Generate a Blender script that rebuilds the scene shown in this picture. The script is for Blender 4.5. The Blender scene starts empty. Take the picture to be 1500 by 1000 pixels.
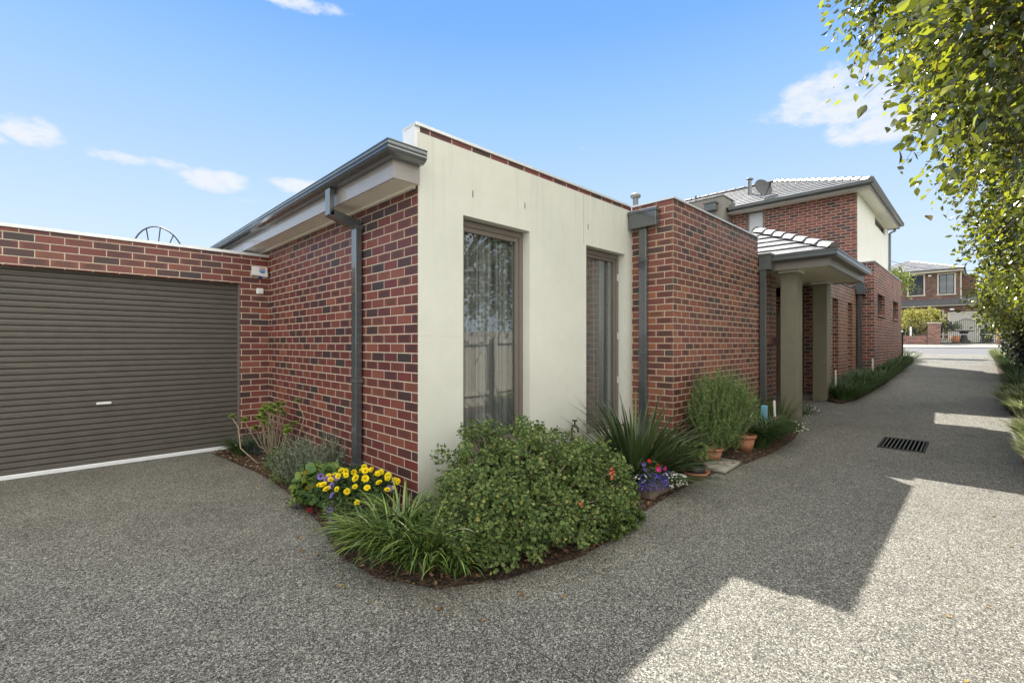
import bpy, math, random
import numpy as np
from mathutils import Vector
random.seed(7); RNG = np.random.default_rng(11)
scn = bpy.context.scene
COL = scn.collection
PI = math.pi

# ------------------------------------------------------------------ terrain profile
GP = [(-400, 0), (7, 0), (9.5, .10), (12, .26), (16.3, .50), (22.5, .72), (34, .9), (42, 1.17), (46, 1.35), (54, 1.75), (80, 2.6), (600, 3)]
def g(x):
    for (a, b), (c, d) in zip(GP, GP[1:]):
        if a <= x <= c: return b + (d - b) * (x - a) / (c - a)
    return 0

# ------------------------------------------------------------------ mesh helpers
class MB:
    """collects faces, becomes one mesh object"""
    def __init__(s): s.v = []; s.f = []; s.sm = []
    def add(s, vs, fs, smooth=False):
        o = len(s.v); s.v += [tuple(p) for p in vs]
        s.f += [tuple(i + o for i in f) for f in fs]; s.sm += [smooth] * len(fs)
        return s
    def quad(s, a, b, c, d): return s.add([a, b, c, d], [(0, 1, 2, 3)])
    def box(s, x0, x1, y0, y1, z0, z1, bev=0):
        if bev <= 0:
            vs = [(x, y, z) for x in (x0, x1) for y in (y0, y1) for z in (z0, z1)]
            return s.add(vs, [(0, 1, 3, 2), (4, 6, 7, 5), (0, 4, 5, 1), (2, 3, 7, 6), (0, 2, 6, 4), (1, 5, 7, 3)])
        b = bev
        C = [(x0, x1), (y0, y1), (z0, z1)]
        idx = {}; vs = []
        for sx in (0, 1):
            for sy in (0, 1):
                for sz in (0, 1):
                    sg = [1 if q else -1 for q in (sx, sy, sz)]
                    for ax in range(3):
                        p = [C[k][(sx, sy, sz)[k]] - (0 if k == ax else sg[k] * b) for k in range(3)]
                        idx[(sx, sy, sz, ax)] = len(vs); vs.append(p)
        fs = []
        for ax in range(3):
            o = [k for k in range(3) if k != ax]
            for sd in (0, 1):
                ring = []
                for (p, q) in ((0, 0), (1, 0), (1, 1), (0, 1)):
                    c = [0, 0, 0]; c[ax] = sd; c[o[0]] = p; c[o[1]] = q
                    ring.append(idx[(c[0], c[1], c[2], ax)])
                fs.append(ring)
        for ax in range(3):          # edges along ax
            o = [k for k in range(3) if k != ax]
            for p in (0, 1):
                for q in (0, 1):
                    c0 = [0, 0, 0]; c0[o[0]] = p; c0[o[1]] = q; c1 = list(c0); c1[ax] = 1
                    fs.append([idx[(*c0, o[0])], idx[(*c1, o[0])], idx[(*c1, o[1])], idx[(*c0, o[1])]])
        for sx in (0, 1):
            for sy in (0, 1):
                for sz in (0, 1): fs.append([idx[(sx, sy, sz, k)] for k in range(3)])
        return s.add(vs, fs)
    def prism(s, poly, z0, z1):
        n = len(poly)
        vs = [(x, y, z0) for x, y in poly] + [(x, y, z1) for x, y in poly]
        fs = [tuple(range(n))[::-1], tuple(range(n, 2 * n))] + [(i, (i + 1) % n, n + (i + 1) % n, n + i) for i in range(n)]
        return s.add(vs, fs)
    def tube(s, pts, rad, n=8, cap=True, smooth=True):
        pts = [Vector(p) for p in pts]
        if not hasattr(rad, '__len__'): rad = [rad] * len(pts)
        vs = []
        up = Vector((0, 0, 1)); prev = None
        for i, p in enumerate(pts):
            t = (pts[min(i + 1, len(pts) - 1)] - pts[max(i - 1, 0)]).normalized()
            if prev is None:
                a = t.cross(up)
                if a.length < .05: a = t.cross(Vector((1, 0, 0)))
                a.normalize()
            else:
                a = (prev - t * prev.dot(t)).normalized()
            prev = a; b = t.cross(a)
            for k in range(n):
                th = 2 * PI * k / n
                vs.append(p + (a * math.cos(th) + b * math.sin(th)) * rad[i])
        fs = [(i * n + k, i * n + (k + 1) % n, (i + 1) * n + (k + 1) % n, (i + 1) * n + k) for i in range(len(pts) - 1) for k in range(n)]
        s.add(vs, fs, smooth)
        if cap:
            s.add(vs[:n], [tuple(range(n))[::-1]]); s.add(vs[-n:], [tuple(range(n))])
        return s
    def lathe(s, c, prof, n=24, smooth=True):
        vs = []
        for r_, z in prof:
            for k in range(n):
                th = 2 * PI * k / n; vs.append((c[0] + r_ * math.cos(th), c[1] + r_ * math.sin(th), c[2] + z))
        fs = [(i * n + k, i * n + (k + 1) % n, (i + 1) * n + (k + 1) % n, (i + 1) * n + k) for i in range(len(prof) - 1) for k in range(n)]
        return s.add(vs, fs, smooth)

def link(o, parent=None):
    COL.objects.link(o)
    if parent is not None: o.parent = parent
    return o
def root_of(p):
    while p is not None and p.parent is not None: p = p.parent
    return p
def finish(me, mat, smooth=None):
    if isinstance(mat, (list, tuple)):
        for m in mat: me.materials.append(m)
    elif mat: me.materials.append(mat)
def obj(name, mb, mat, parent=None, origin=None):
    """one mesh object; vertices are given in world space and made local to the thing's base"""
    if origin is None:
        rt = root_of(parent)
        origin = Vector(rt.location) if rt is not None else Vector((0, 0, 0))
    me = bpy.data.meshes.new(name)
    ox, oy, oz = origin
    me.from_pydata([(x - ox, y - oy, z - oz) for x, y, z in mb.v], [], mb.f)
    me.polygons.foreach_set('use_smooth', mb.sm)
    finish(me, mat)
    o = bpy.data.objects.new(name, me)
    if parent is None: o.location = origin
    return link(o, parent)
def thing(name, label, cat, loc=(0, 0, 0), group=None):
    o = bpy.data.objects.new(name, None); o.empty_display_size = .1
    o.location = loc; link(o); o['label'] = label; o['category'] = cat
    if group: o['group'] = group
    return o
def tag(o, label, cat, group=None):
    o['label'] = label; o['category'] = cat
    if group: o['group'] = group
    return o
def struct(o, kind='structure'): o['kind'] = kind; return o
def dup(root, loc, rotz=0, scale=1, label=None):
    r = root.copy(); COL.objects.link(r); r.location = loc; r.rotation_euler = (0, 0, rotz); r.scale = (scale,) * 3
    if label: r['label'] = label
    for ch in list(root.children):
        c = ch.copy(); COL.objects.link(c); c.parent = r
        for gg in ch.children:
            d = gg.copy(); COL.objects.link(d); d.parent = c
    return r

# numpy scatter -----------------------------------------------------------------
def frames(n_, t_):
    """n_: normals, t_: length directions -> rotation matrices with columns (side, length, normal)"""
    t = t_ / np.linalg.norm(t_, axis=1, keepdims=True)
    s_ = np.cross(t, n_); s_ /= np.linalg.norm(s_, axis=1, keepdims=True) + 1e-9
    n = np.cross(s_, t)
    return np.stack([s_, t, n], axis=2)
def np_mesh(name, V, F, mat, parent=None, origin=None, smooth=False):
    if origin is None:
        rt = root_of(parent)
        origin = np.array(rt.location) if rt is not None else np.zeros(3)
    origin = np.array(origin, float)
    me = bpy.data.meshes.new(name)
    V = (V - origin).astype(np.float32); F = F.astype(np.int32)
    me.vertices.add(len(V)); me.vertices.foreach_set('co', V.ravel())
    k = F.shape[1]
    me.loops.add(F.size); me.loops.foreach_set('vertex_index', F.ravel())
    me.polygons.add(len(F)); me.polygons.foreach_set('loop_start', np.arange(0, F.size, k, dtype=np.int32))
    me.polygons.foreach_set('use_smooth', np.full(len(F), smooth))
    me.update(calc_edges=True); finish(me, mat)
    o = bpy.data.objects.new(name, me)
    if parent is None: o.location = origin
    return link(o, parent)
def scatter_arr(T, TF, P, R, S):
    if np.ndim(S) == 0: S = np.full(len(P), S)
    V = np.einsum('nij,kj->nki', R, T) * np.asarray(S)[:, None, None] + P[:, None, :]
    F = TF[None] + (np.arange(len(P)) * len(T))[:, None, None]
    return V.reshape(-1, 3), F.reshape(-1, TF.shape[1])
def merge(parts):
    Vs, Fs, o = [], [], 0
    for V, F in parts: Vs.append(V); Fs.append(F + o); o += len(V)
    return np.concatenate(Vs), np.concatenate(Fs)
LEAF = np.array([(0, 0, 0), (-.2, .22, .06), (-.29, .48, .08), (-.15, .8, .02), (0, 1, -.10), (.15, .8, .02), (.29, .48, .08), (.2, .22, .06), (0, .5, 0)], float)
LEAFF = np.array([(0, 8, 2, 1), (8, 4, 3, 2), (0, 7, 6, 8), (8, 6, 5, 4)])
NEEDLE = np.array([(-.05, 0, 0), (.05, 0, 0), (.04, .7, 0), (0, 1, -.05)], float); NEEDLEF = np.array([(0, 1, 2, 3)])
def fan(n, f):
    T = [(0, 0, 0)] + [f(2 * PI * k / n, k) for k in range(n)]
    return np.array(T, float), np.array([(0, 1 + k, 1 + (k + 1) % n) for k in range(n)])
ROUND = fan(9, lambda a, k: (.5 * math.cos(a), .5 + .5 * math.sin(a), .06 + .03 * (k % 2)))
CRINK = fan(12, lambda a, k: ((.5, .36)[k % 2] * math.cos(a), .4 + (.5, .36)[k % 2] * math.sin(a), (.2, .04)[k % 2] + .12 * math.sin(2 * a)))
FLOWER5 = fan(10, lambda a, k: ((.5, .3)[k % 2] * math.cos(a), (.5, .3)[k % 2] * math.sin(a), (.16, .1)[k % 2]))
def rnd_dirs(n, zmin=-1):
    d = RNG.normal(size=(n * 3, 3)); d /= np.linalg.norm(d, axis=1, keepdims=True)
    d = d[d[:, 2] > zmin]; return d[:n]
def blades(name, base, az, L, W, lean0, lean1, mat, parent=None, seg=6, fold=.25, ret=False):
    """arching strap leaves: lean angles from vertical at base and tip"""
    n = len(base); V = np.zeros((n, seg + 1, 3, 3))
    p = base.copy(); d = np.stack([np.cos(az), np.sin(az), np.zeros(n)], 1); side = np.stack([-np.sin(az), np.cos(az), np.zeros(n)], 1)
    for i in range(seg + 1):
        t = i / seg
        a = lean0 + (lean1 - lean0) * t ** 1.3
        w = W * (1 - t ** 2.2) * (.55 + .45 * min(1, t * 4)) + W * .04
        nrm = -np.cos(a)[:, None] * d + np.sin(a)[:, None] * np.array([0, 0, 1.])
        V[:, i, 0] = p + side * (w / 2)[:, None] + nrm * (w * fold)[:, None]; V[:, i, 1] = p; V[:, i, 2] = p - side * (w / 2)[:, None] + nrm * (w * fold)[:, None]
        p = p + (np.sin(a)[:, None] * d + np.cos(a)[:, None] * np.array([0, 0, 1.])) * (L / seg)[:, None]
    F = []
    for i in range(seg):
        for k in (0, 1): F.append((i * 3 + k, i * 3 + k + 1, (i + 1) * 3 + k + 1, (i + 1) * 3 + k))
    F = np.array(F)[None] + (np.arange(n) * (seg + 1) * 3)[:, None, None]
    V = V.reshape(-1, 3); F = F.reshape(-1, 4)
    if ret: return V, F
    return np_mesh(name, V, F, mat, parent, smooth=True)

# ------------------------------------------------------------------ materials
def newmat(name):
    m = bpy.data.materials.new(name); m.use_nodes = True
    nt = m.node_tree; b = nt.nodes['Principled BSDF']; return m, nt, b
def nd(nt, t, **kw):
    n = nt.nodes.new(t)
    for k, v in kw.items():
        if k == 'inp':
            for a, b in v.items(): 
                if hasattr(b, 'node'): nt.links.new(b, n.inputs[a])
                else: n.inputs[a].default_value = b
        else: setattr(n, k, v)
    return n
def mth(nt, op, a, b=None, c=None, clamp=False):
    n = nt.nodes.new('ShaderNodeMath'); n.operation = op; n.use_clamp = clamp
    for i, v in enumerate((a, b, c)):
        if v is None: continue
        if hasattr(v, 'node'): nt.links.new(v, n.inputs[i])
        else: n.inputs[i].default_value = v
    return n.outputs[0]
def ramp(nt, fac, stops, interp='LINEAR'):
    n = nt.nodes.new('ShaderNodeValToRGB'); e = n.color_ramp.elements; n.color_ramp.interpolation = interp
    while len(e) < len(stops): e.new(.5)
    for el, (p, c) in zip(e, stops): el.position = p; el.color = (*c, 1) if len(c) == 3 else c
    nt.links.new(fac, n.inputs[0]); return n.outputs[0]
def mixc(nt, fac, a, b, typ='MIX'):
    n = nt.nodes.new('ShaderNodeMix'); n.data_type = 'RGBA'; n.blend_type = typ
    for i, v in ((0, fac), (6, a), (7, b)):
        if hasattr(v, 'node'): nt.links.new(v, n.inputs[i])
        else: n.inputs[i].default_value = v if i == 0 else (*v, 1)
    return n.outputs[2]
def noise(nt, scale, detail=3, vec=None, rough=.5):
    n = nd(nt, 'ShaderNodeTexNoise', inp={'Scale': scale, 'Detail': detail, 'Roughness': rough})
    if vec is not None: nt.links.new(vec, n.inputs['Vector'])
    return n.outputs['Fac']
def geo(nt): return nt.nodes.new('ShaderNodeNewGeometry')
def bump(nt, b, h, strength=.5, dist=.01):
    n = nd(nt, 'ShaderNodeBump', inp={'Strength': strength, 'Distance': dist, 'Height': h})
    nt.links.new(n.outputs[0], b.inputs['Normal'])
def M(name, col, rough=.5, metal=0, spec=.5, var=.12, scale=6, bmp=0, bscale=80, dirt=0):
    m, nt, b = newmat(name)
    pos = geo(nt).outputs['Position']
    nz = noise(nt, scale, 4, pos)
    lo = tuple(c * (1 - var) for c in col); hi = tuple(min(1, c * (1 + var)) for c in col)
    c = ramp(nt, nz, [(.3, lo), (.7, hi)])
    if dirt:
        dz = noise(nt, scale * 3, 6, pos, .7)
        c = mixc(nt, mth(nt, 'MULTIPLY', ramp(nt, dz, [(.5, (0, 0, 0)), (.75, (1, 1, 1))]), dirt), c, tuple(x * .5 for x in col))
    nt.links.new(c, b.inputs['Base Color'])
    b.inputs['Roughness'].default_value = rough; b.inputs['Metallic'].default_value = metal; b.inputs['Specular IOR Level'].default_value = spec
    if bmp: bump(nt, b, noise(nt, bscale, 4, pos), bmp, .004)
    return m

def brick_mat(name, stops, mortar, offx=0., offy=0., par=0., rough=.5, zoff=.032):
    m, nt, b = newmat(name)
    G = geo(nt)
    sp = nd(nt, 'ShaderNodeSeparateXYZ', inp={0: G.outputs['Position']}).outputs
    sn = nd(nt, 'ShaderNodeSeparateXYZ', inp={0: G.outputs['True Normal']}).outputs
    fx = mth(nt, 'GREATER_THAN', mth(nt, 'ABSOLUTE', sn[0]), .5)
    wob = noise(nt, 9, 2, G.outputs['Position'])
    ux = mth(nt, 'SUBTRACT', sp[0], offx); uy = mth(nt, 'SUBTRACT', sp[1], offy)
    u = mth(nt, 'ADD', mth(nt, 'MULTIPLY', ux, mth(nt, 'SUBTRACT', 1, fx)), mth(nt, 'MULTIPLY', uy, fx))
    u = mth(nt, 'ADD', u, mth(nt, 'MULTIPLY', mth(nt, 'SUBTRACT', wob, .5), .006))
    v = mth(nt, 'DIVIDE', mth(nt, 'SUBTRACT', sp[2], zoff), .086)
    row = mth(nt, 'FLOOR', v); fv = mth(nt, 'FRACT', v)
    sh = mth(nt, 'MULTIPLY', mth(nt, 'ABSOLUTE', mth(nt, 'MODULO', mth(nt, 'ADD', mth(nt, 'ADD', row, mth(nt, 'MULTIPLY', fx, 1.)), par), 2)), .5)
    uu = mth(nt, 'ADD', mth(nt, 'DIVIDE', u, .24), sh)
    colm = mth(nt, 'FLOOR', uu); fu = mth(nt, 'FRACT', uu)
    du = mth(nt, 'MULTIPLY', mth(nt, 'MINIMUM', fu, mth(nt, 'SUBTRACT', 1, fu)), .24)
    dv = mth(nt, 'MULTIPLY', mth(nt, 'MINIMUM', fv, mth(nt, 'SUBTRACT', 1, fv)), .086)
    fine = noise(nt, 160, 3, G.outputs['Position'], .6)
    d = mth(nt, 'ADD', mth(nt, 'MINIMUM', du, dv), mth(nt, 'MULTIPLY', mth(nt, 'SUBTRACT', fine, .5), .004))
    mask = nd(nt, 'ShaderNodeMapRange', interpolation_type='SMOOTHSTEP', inp={0: d, 1: .0036, 2: .0056, 3: 0., 4: 1.}).outputs[0]
    idv = nd(nt, 'ShaderNodeCombineXYZ', inp={0: row, 1: colm, 2: fx}).outputs[0]
    wn = nd(nt, 'ShaderNodeTexWhiteNoise', noise_dimensions='3D', inp={'Vector': idv}).outputs
    c = ramp(nt, wn[0], stops, 'CONSTANT')
    wv = nd(nt, 'ShaderNodeSeparateXYZ', inp={0: wn[1]}).outputs
    # dark burnt heart on some bricks
    ex = mth(nt, 'MULTIPLY', mth(nt, 'ABSOLUTE', mth(nt, 'SUBTRACT', fu, .5)), 2.45); ey = mth(nt, 'MULTIPLY', mth(nt, 'ABSOLUTE', mth(nt, 'SUBTRACT', fv, .5)), 2.75)
    er = mth(nt, 'POWER', mth(nt, 'ADD', mth(nt, 'POWER', ex, 5), mth(nt, 'POWER', ey, 5)), .2)
    er = mth(nt, 'ADD', er, mth(nt, 'MULTIPLY', mth(nt, 'SUBTRACT', noise(nt, 45, 4, G.outputs['Position'], .65), .5), 1.0))
    heart = nd(nt, 'ShaderNodeMapRange', inp={0: er, 1: .75, 2: 1.08, 3: 1., 4: 0.}).outputs[0]
    heart = mth(nt, 'MULTIPLY', heart, nd(nt, 'ShaderNodeMapRange', inp={0: wv[1], 1: .25, 2: .95, 3: 0., 4: .78}).outputs[0])
    c = mixc(nt, heart, c, (.060, .034, .034))
    c = mixc(nt, .55, c, ramp(nt, noise(nt, 60, 5, G.outputs['Position'], .7), [(.25, (.35, .35, .35)), (.75, (1, 1, 1))]), 'MULTIPLY')
    mc = mixc(nt, noise(nt, 30, 3, G.outputs['Position']), tuple(x * .8 for x in mortar), tuple(min(1, x * 1.15) for x in mortar))
    c = mixc(nt, mask, mc, c)
    grime = noise(nt, 1.3, 5, G.outputs['Position'], .6)
    c = mixc(nt, .35, c, ramp(nt, grime, [(.3, (.6, .6, .6)), (.65, (1, 1, 1))]), 'MULTIPLY')
    nt.links.new(c, b.inputs['Base Color'])
    rr = mth(nt, 'ADD', mth(nt, 'MULTIPLY', mask, rough - .9), .9)
    rr = mth(nt, 'ADD', rr, mth(nt, 'MULTIPLY', mth(nt, 'SUBTRACT', fine, .5), .3))
    nt.links.new(rr, b.inputs['Roughness'])
    h = mth(nt, 'ADD', mask, mth(nt, 'MULTIPLY', fine, .35))
    h = mth(nt, 'ADD', h, mth(nt, 'MULTIPLY', wv[2], .25))
    bump(nt, b, h, .8, .006)
    return m
RED = [(0, (.205, .048, .042)), (.17, (.245, .066, .048)), (.31, (.17, .042, .042)), (.45, (.230, .063, .050)), (.60, (.275, .088, .058)), (.72, (.145, .042, .040)), (.84, (.095, .040, .042)), (.95, (.062, .040, .042))]
RED_BOUNCE = [(p, (c[0] * 1.08 + .03, c[1] * 1.25 + .018, c[2] * 1.15 + .008)) for p, c in RED]  # warm bounce light on the wing put into its brick colours
MORT = (.62, .55, .435)
brick = brick_mat('red_brick', RED, MORT, offx=5.723, offy=3.42 + .106)
brick_wing = brick_mat('red_brick_bounce_tint', RED_BOUNCE, MORT, offx=5.723, offy=2.818, par=1)
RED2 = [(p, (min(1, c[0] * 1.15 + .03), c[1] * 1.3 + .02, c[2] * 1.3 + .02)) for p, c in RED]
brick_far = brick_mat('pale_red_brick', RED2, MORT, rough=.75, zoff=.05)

def aggregate():
    m, nt, b = newmat('exposed_aggregate'); G = geo(nt); P = G.outputs['Position']
    v1 = nd(nt, 'ShaderNodeTexVoronoi', inp={'Vector': P, 'Scale': 168.}); v2 = nd(nt, 'ShaderNodeTexVoronoi', inp={'Vector': P, 'Scale': 112.})
    s1 = nd(nt, 'ShaderNodeSeparateColor', inp={0: v1.outputs['Color']}).outputs; s2 = nd(nt, 'ShaderNodeSeparateColor', inp={0: v2.outputs['Color']}).outputs
    c1 = ramp(nt, s1[0], [(0, (.055, .055, .052)), (.16, (.12, .115, .105)), (.36, (.20, .193, .175)), (.60, (.31, .30, .27)), (.8, (.44, .43, .39)), (.94, (.64, .63, .575))], 'CONSTANT')
    c2 = ramp(nt, s2[0], [(0, (.085, .083, .080)), (.25, (.20, .192, .172)), (.6, (.32, .31, .28)), (.86, (.52, .505, .46))], 'CONSTANT')
    pick = mth(nt, 'GREATER_THAN', s2[1], .52)
    c = mixc(nt, pick, c1, c2)
    ed = nd(nt, 'ShaderNodeMapRange', inp={0: v1.outputs['Distance'], 1: .35, 2: .75, 3: 1., 4: .38}).outputs[0]
    c = mixc(nt, 1., c, nd(nt, 'ShaderNodeCombineColor', inp={0: ed, 1: ed, 2: ed}).outputs[0], 'MULTIPLY')
    big = noise(nt, .8, 6, P, .62)
    c = mixc(nt, 1., c, (1.04, 1.03, .99), 'MULTIPLY')
    c = mixc(nt, .75, c, ramp(nt, big, [(.3, (.64, .63, .61)), (.5, (.87, .86, .84)), (.7, (1, 1, .98))]), 'MULTIPLY')
    mid = noise(nt, 5, 5, P, .7)
    c = mixc(nt, .5, c, ramp(nt, mid, [(.35, (.70, .70, .69)), (.65, (1, 1, 1))]), 'MULTIPLY')
    oil = noise(nt, 1.9, 2, P, .4)
    c = mixc(nt, ramp(nt, oil, [(.68, (0, 0, 0)), (.8, (.45, .45, .45))]), c, (.07, .067, .062))
    sp = nd(nt, 'ShaderNodeSeparateXYZ', inp={0: P}).outputs
    # sawn control joints across the slab
    jf = mth(nt, 'FRACT', mth(nt, 'DIVIDE', mth(nt, 'ADD', sp[0], 71.6 - 1.67), 3.58))
    jw = mth(nt, 'MULTIPLY', mth(nt, 'MINIMUM', jf, mth(nt, 'SUBTRACT', 1, jf)), 3.58)
    jm = mth(nt, 'LESS_THAN', jw, .0032)
    c = mixc(nt, mth(nt, 'MULTIPLY', jm, .8), c, (.03, .03, .03))
    nt.links.new(c, b.inputs['Base Color']); b.inputs['Roughness'].default_value = .75; b.inputs['Specular IOR Level'].default_value = .35
    h = mth(nt, 'SUBTRACT', 1, v1.outputs['Distance']); h = mth(nt, 'SUBTRACT', h, mth(nt, 'MULTIPLY', jm, 3.))
    bump(nt, b, h, .55, .004)
    return m
agg = aggregate()

def leafmat(name, stops, trans=(.3, .45, .05), tf=.3, rough=.45, spec=.4):
    m, nt, b = newmat(name); G = geo(nt)
    c = ramp(nt, G.outputs['Random Per Island'], stops)
    c = mixc(nt, .4, c, ramp(nt, noise(nt, 3.5, 3, G.outputs['Position']), [(.35, (.55, .6, .5)), (.65, (1, 1, 1))]), 'MULTIPLY')
    nt.links.new(c, b.inputs['Base Color']); b.inputs['Roughness'].default_value = rough; b.inputs['Specular IOR Level'].default_value = spec
    wr = ramp(nt, G.outputs['Random Per Island'], [(0, (.25, .25, .25)), (.55, (.35, .35, .35)), (.75, (1, 1, 1)), (1, (1, 1, 1))])
    tr = nd(nt, 'ShaderNodeBsdfTranslucent'); tcol = mixc(nt, .5, c, mixc(nt, 1., wr, trans, 'MULTIPLY')); nt.links.new(tcol, tr.inputs[0])
    mx = nd(nt, 'ShaderNodeMixShader', inp={0: tf, 1: b.outputs[0], 2: tr.outputs[0]})
    nt.links.new(mx.outputs[0], nt.nodes['Material Output'].inputs[0])
    return m
def glassmat(name, tint=(.75, .8, .8), ior=1.6, mul=1.0):
    m, nt, b = newmat(name); nt.nodes.remove(b)
    t = nd(nt, 'ShaderNodeBsdfTransparent', inp={0: (*tint, 1)}); gl = nd(nt, 'ShaderNodeBsdfGlossy', inp={0: (1, 1, 1, 1), 'Roughness': .004})
    P = geo(nt).outputs['Position']
    bp = nd(nt, 'ShaderNodeBump', inp={'Strength': .03, 'Distance': .02, 'Height': noise(nt, 1.7, 1, P)}); nt.links.new(bp.outputs[0], gl.inputs['Normal'])
    bf = geo(nt).outputs['Backfacing']; fr = nd(nt, 'ShaderNodeFresnel', inp={'IOR': mth(nt, 'ADD', mth(nt, 'MULTIPLY', bf, 1 / ior - ior), ior)}).outputs[0]
    mx = nd(nt, 'ShaderNodeMixShader', inp={0: mth(nt, 'MULTIPLY', fr, mul, clamp=True), 1: t.outputs[0], 2: gl.outputs[0]})
    nt.links.new(mx.outputs[0], nt.nodes['Material Output'].inputs[0]); return m

def render_wall(name, col):
    m, nt, b = newmat(name); P = geo(nt).outputs['Position']; z = nd(nt, 'ShaderNodeSeparateXYZ', inp={0: P}).outputs[2]
    c = ramp(nt, noise(nt, 1.1, 5, P, .6), [(.3, tuple(q * .93 for q in col)), (.7, tuple(q * 1.03 for q in col))])
    c = mixc(nt, .5, c, ramp(nt, noise(nt, 9, 5, P, .7), [(.3, (.92, .92, .91)), (.7, (1, 1, 1))]), 'MULTIPLY')
    st = noise(nt, 1, 4, nd(nt, 'ShaderNodeMapping', inp={0: P, 3: (17, 17, .35)}).outputs[0], .7)
    hi = nd(nt, 'ShaderNodeMapRange', inp={0: z, 1: 2.2, 2: 3.35, 3: 0., 4: 1.}).outputs[0]
    c = mixc(nt, mth(nt, 'MULTIPLY', hi, mth(nt, 'MULTIPLY', ramp(nt, st, [(.48, (0, 0, 0)), (.7, (1, 1, 1))]), .30)), c, (.36, .35, .30))
    lo = nd(nt, 'ShaderNodeMapRange', inp={0: mth(nt, 'ADD', z, mth(nt, 'MULTIPLY', noise(nt, 7, 5, P, .7), .5)), 1: .35, 2: .75, 3: .6, 4: 0.}).outputs[0]
    c = mixc(nt, lo, c, (.33, .29, .22))
    nt.links.new(c, b.inputs[0]); b.inputs['Roughness'].default_value = .88; b.inputs['Specular IOR Level'].default_value = .25
    bump(nt, b, mth(nt, 'ADD', noise(nt, 230, 3, P), mth(nt, 'MULTIPLY', noise(nt, 2.2, 3, P), 6.)), .35, .004); return m
render_m = render_wall('cream_render', (.63, .635, .58))
white_render = M('white_render', (.74, .725, .69), .85, var=.04, scale=2, bmp=.2, bscale=150)
grey_render = M('grey_render', (.22, .205, .185), .85, var=.06, scale=2, bmp=.2)
slate = M('slate_steel', (.055, .065, .072), .24, var=.1, spec=.9)
slate.node_tree.nodes['Principled BSDF'].inputs['Coat Weight'].default_value = 1.0; slate.node_tree.nodes['Principled BSDF'].inputs['Coat Roughness'].default_value = .08
slate2 = M('dull_slate_steel', (.085, .095, .10), .45, var=.12, spec=.5)
slate2.node_tree.nodes['Principled BSDF'].inputs['Coat Weight'].default_value = 0.5; slate2.node_tree.nodes['Principled BSDF'].inputs['Coat Roughness'].default_value = .08
taupe = M('taupe_paint', (.20, .185, .165), .4, var=.05)
fasc = M('fascia_paint', (.30, .275, .27), .38, var=.05)
fasc.node_tree.nodes['Principled BSDF'].inputs['Coat Weight'].default_value = 1.0; fasc.node_tree.nodes['Principled BSDF'].inputs['Coat Roughness'].default_value = .08
soffit_m = M('soffit_white', (.88, .85, .78), .6, var=.03)
zinc = M('pale_capping', (.68, .69, .70), .35, metal=.3, var=.08)
alu = M('white_aluminium', (.72, .73, .76), .3, var=.06)
col_m = M('khaki_column_paint', (.185, .172, .125), .6, var=.07, bmp=.2)
frame_m = M('window_frame_taupe', (.16, .135, .12), .38, var=.05)
glass = glassmat('window_glass', (.80, .82, .82), mul=2.0); glass_dark = glassmat('dark_glass', (.25, .27, .27))
def curtain():
    m, nt, b = newmat('sheer_curtain_fold_shading'); P = geo(nt).outputs['Position']
    st = noise(nt, 1, 3, nd(nt, 'ShaderNodeMapping', inp={0: P, 3: (34, 3, .15)}).outputs[0], .6)  # pale and dark stripes paint the shading of the folds
    nt.links.new(ramp(nt, st, [(.32, (.16, .16, .16)), (.5, (.36, .36, .35)), (.68, (.62, .62, .60))]), b.inputs[0]); b.inputs['Roughness'].default_value = .95; return m
curtain_m = curtain()
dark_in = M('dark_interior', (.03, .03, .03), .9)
door_m = M('roller_door', (.118, .108, .095), .38, var=.06, spec=.5)
white_pl = M('white_plastic', (.75, .76, .76), .35, var=.03)
black_m = M('black_plastic', (.015, .015, .018), .4)
terra = M('terracotta', (.42, .19, .11), .8, var=.2, scale=18, dirt=.4, bmp=.2)
timber_trough = M('weathered_timber', (.16, .125, .10), .8, var=.3, scale=30, bmp=.4)
iron = M('black_iron', (.02, .02, .022), .45)
cast = M('cast_iron_grate', (.10, .10, .095), .7, metal=.2, var=.3, scale=40)
concrete = M('pale_concrete', (.30, .285, .255), .85, var=.12, bmp=.2, dirt=.2)
asphalt = M('asphalt', (.105, .105, .115), .85, var=.15, scale=10, bmp=.4, bscale=120)
grassg = M('ground_soil_grass', (.10, .11, .05), .95, var=.3, scale=4)
wood = M('bark', (.10, .08, .06), .9, var=.35, scale=25, bmp=.6, bscale=60)
twig_m = M('twig', (.13, .09, .06), .8, var=.3)
pale_stem = M('pale_woody_stem', (.27, .22, .15), .8, var=.25, scale=40)

# paling timber
def paling():
    m, nt, b = newmat('grey_paling'); P = geo(nt).outputs['Position']
    mp = nd(nt, 'ShaderNodeMapping', inp={0: P, 3: (8, 8, .8)}).outputs[0]
    c = ramp(nt, noise(nt, 6, 5, mp, .7), [(.3, (.32, .28, .23)), (.7, (.62, .57, .50))])
    c = mixc(nt, .5, c, ramp(nt, geo(nt).outputs['Random Per Island'], [(0, (.6, .58, .55)), (1, (1, 1, 1))]), 'MULTIPLY')
    nt.links.new(c, b.inputs[0]); b.inputs['Roughness'].default_value = .85; return m
pal_m = paling()
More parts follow.
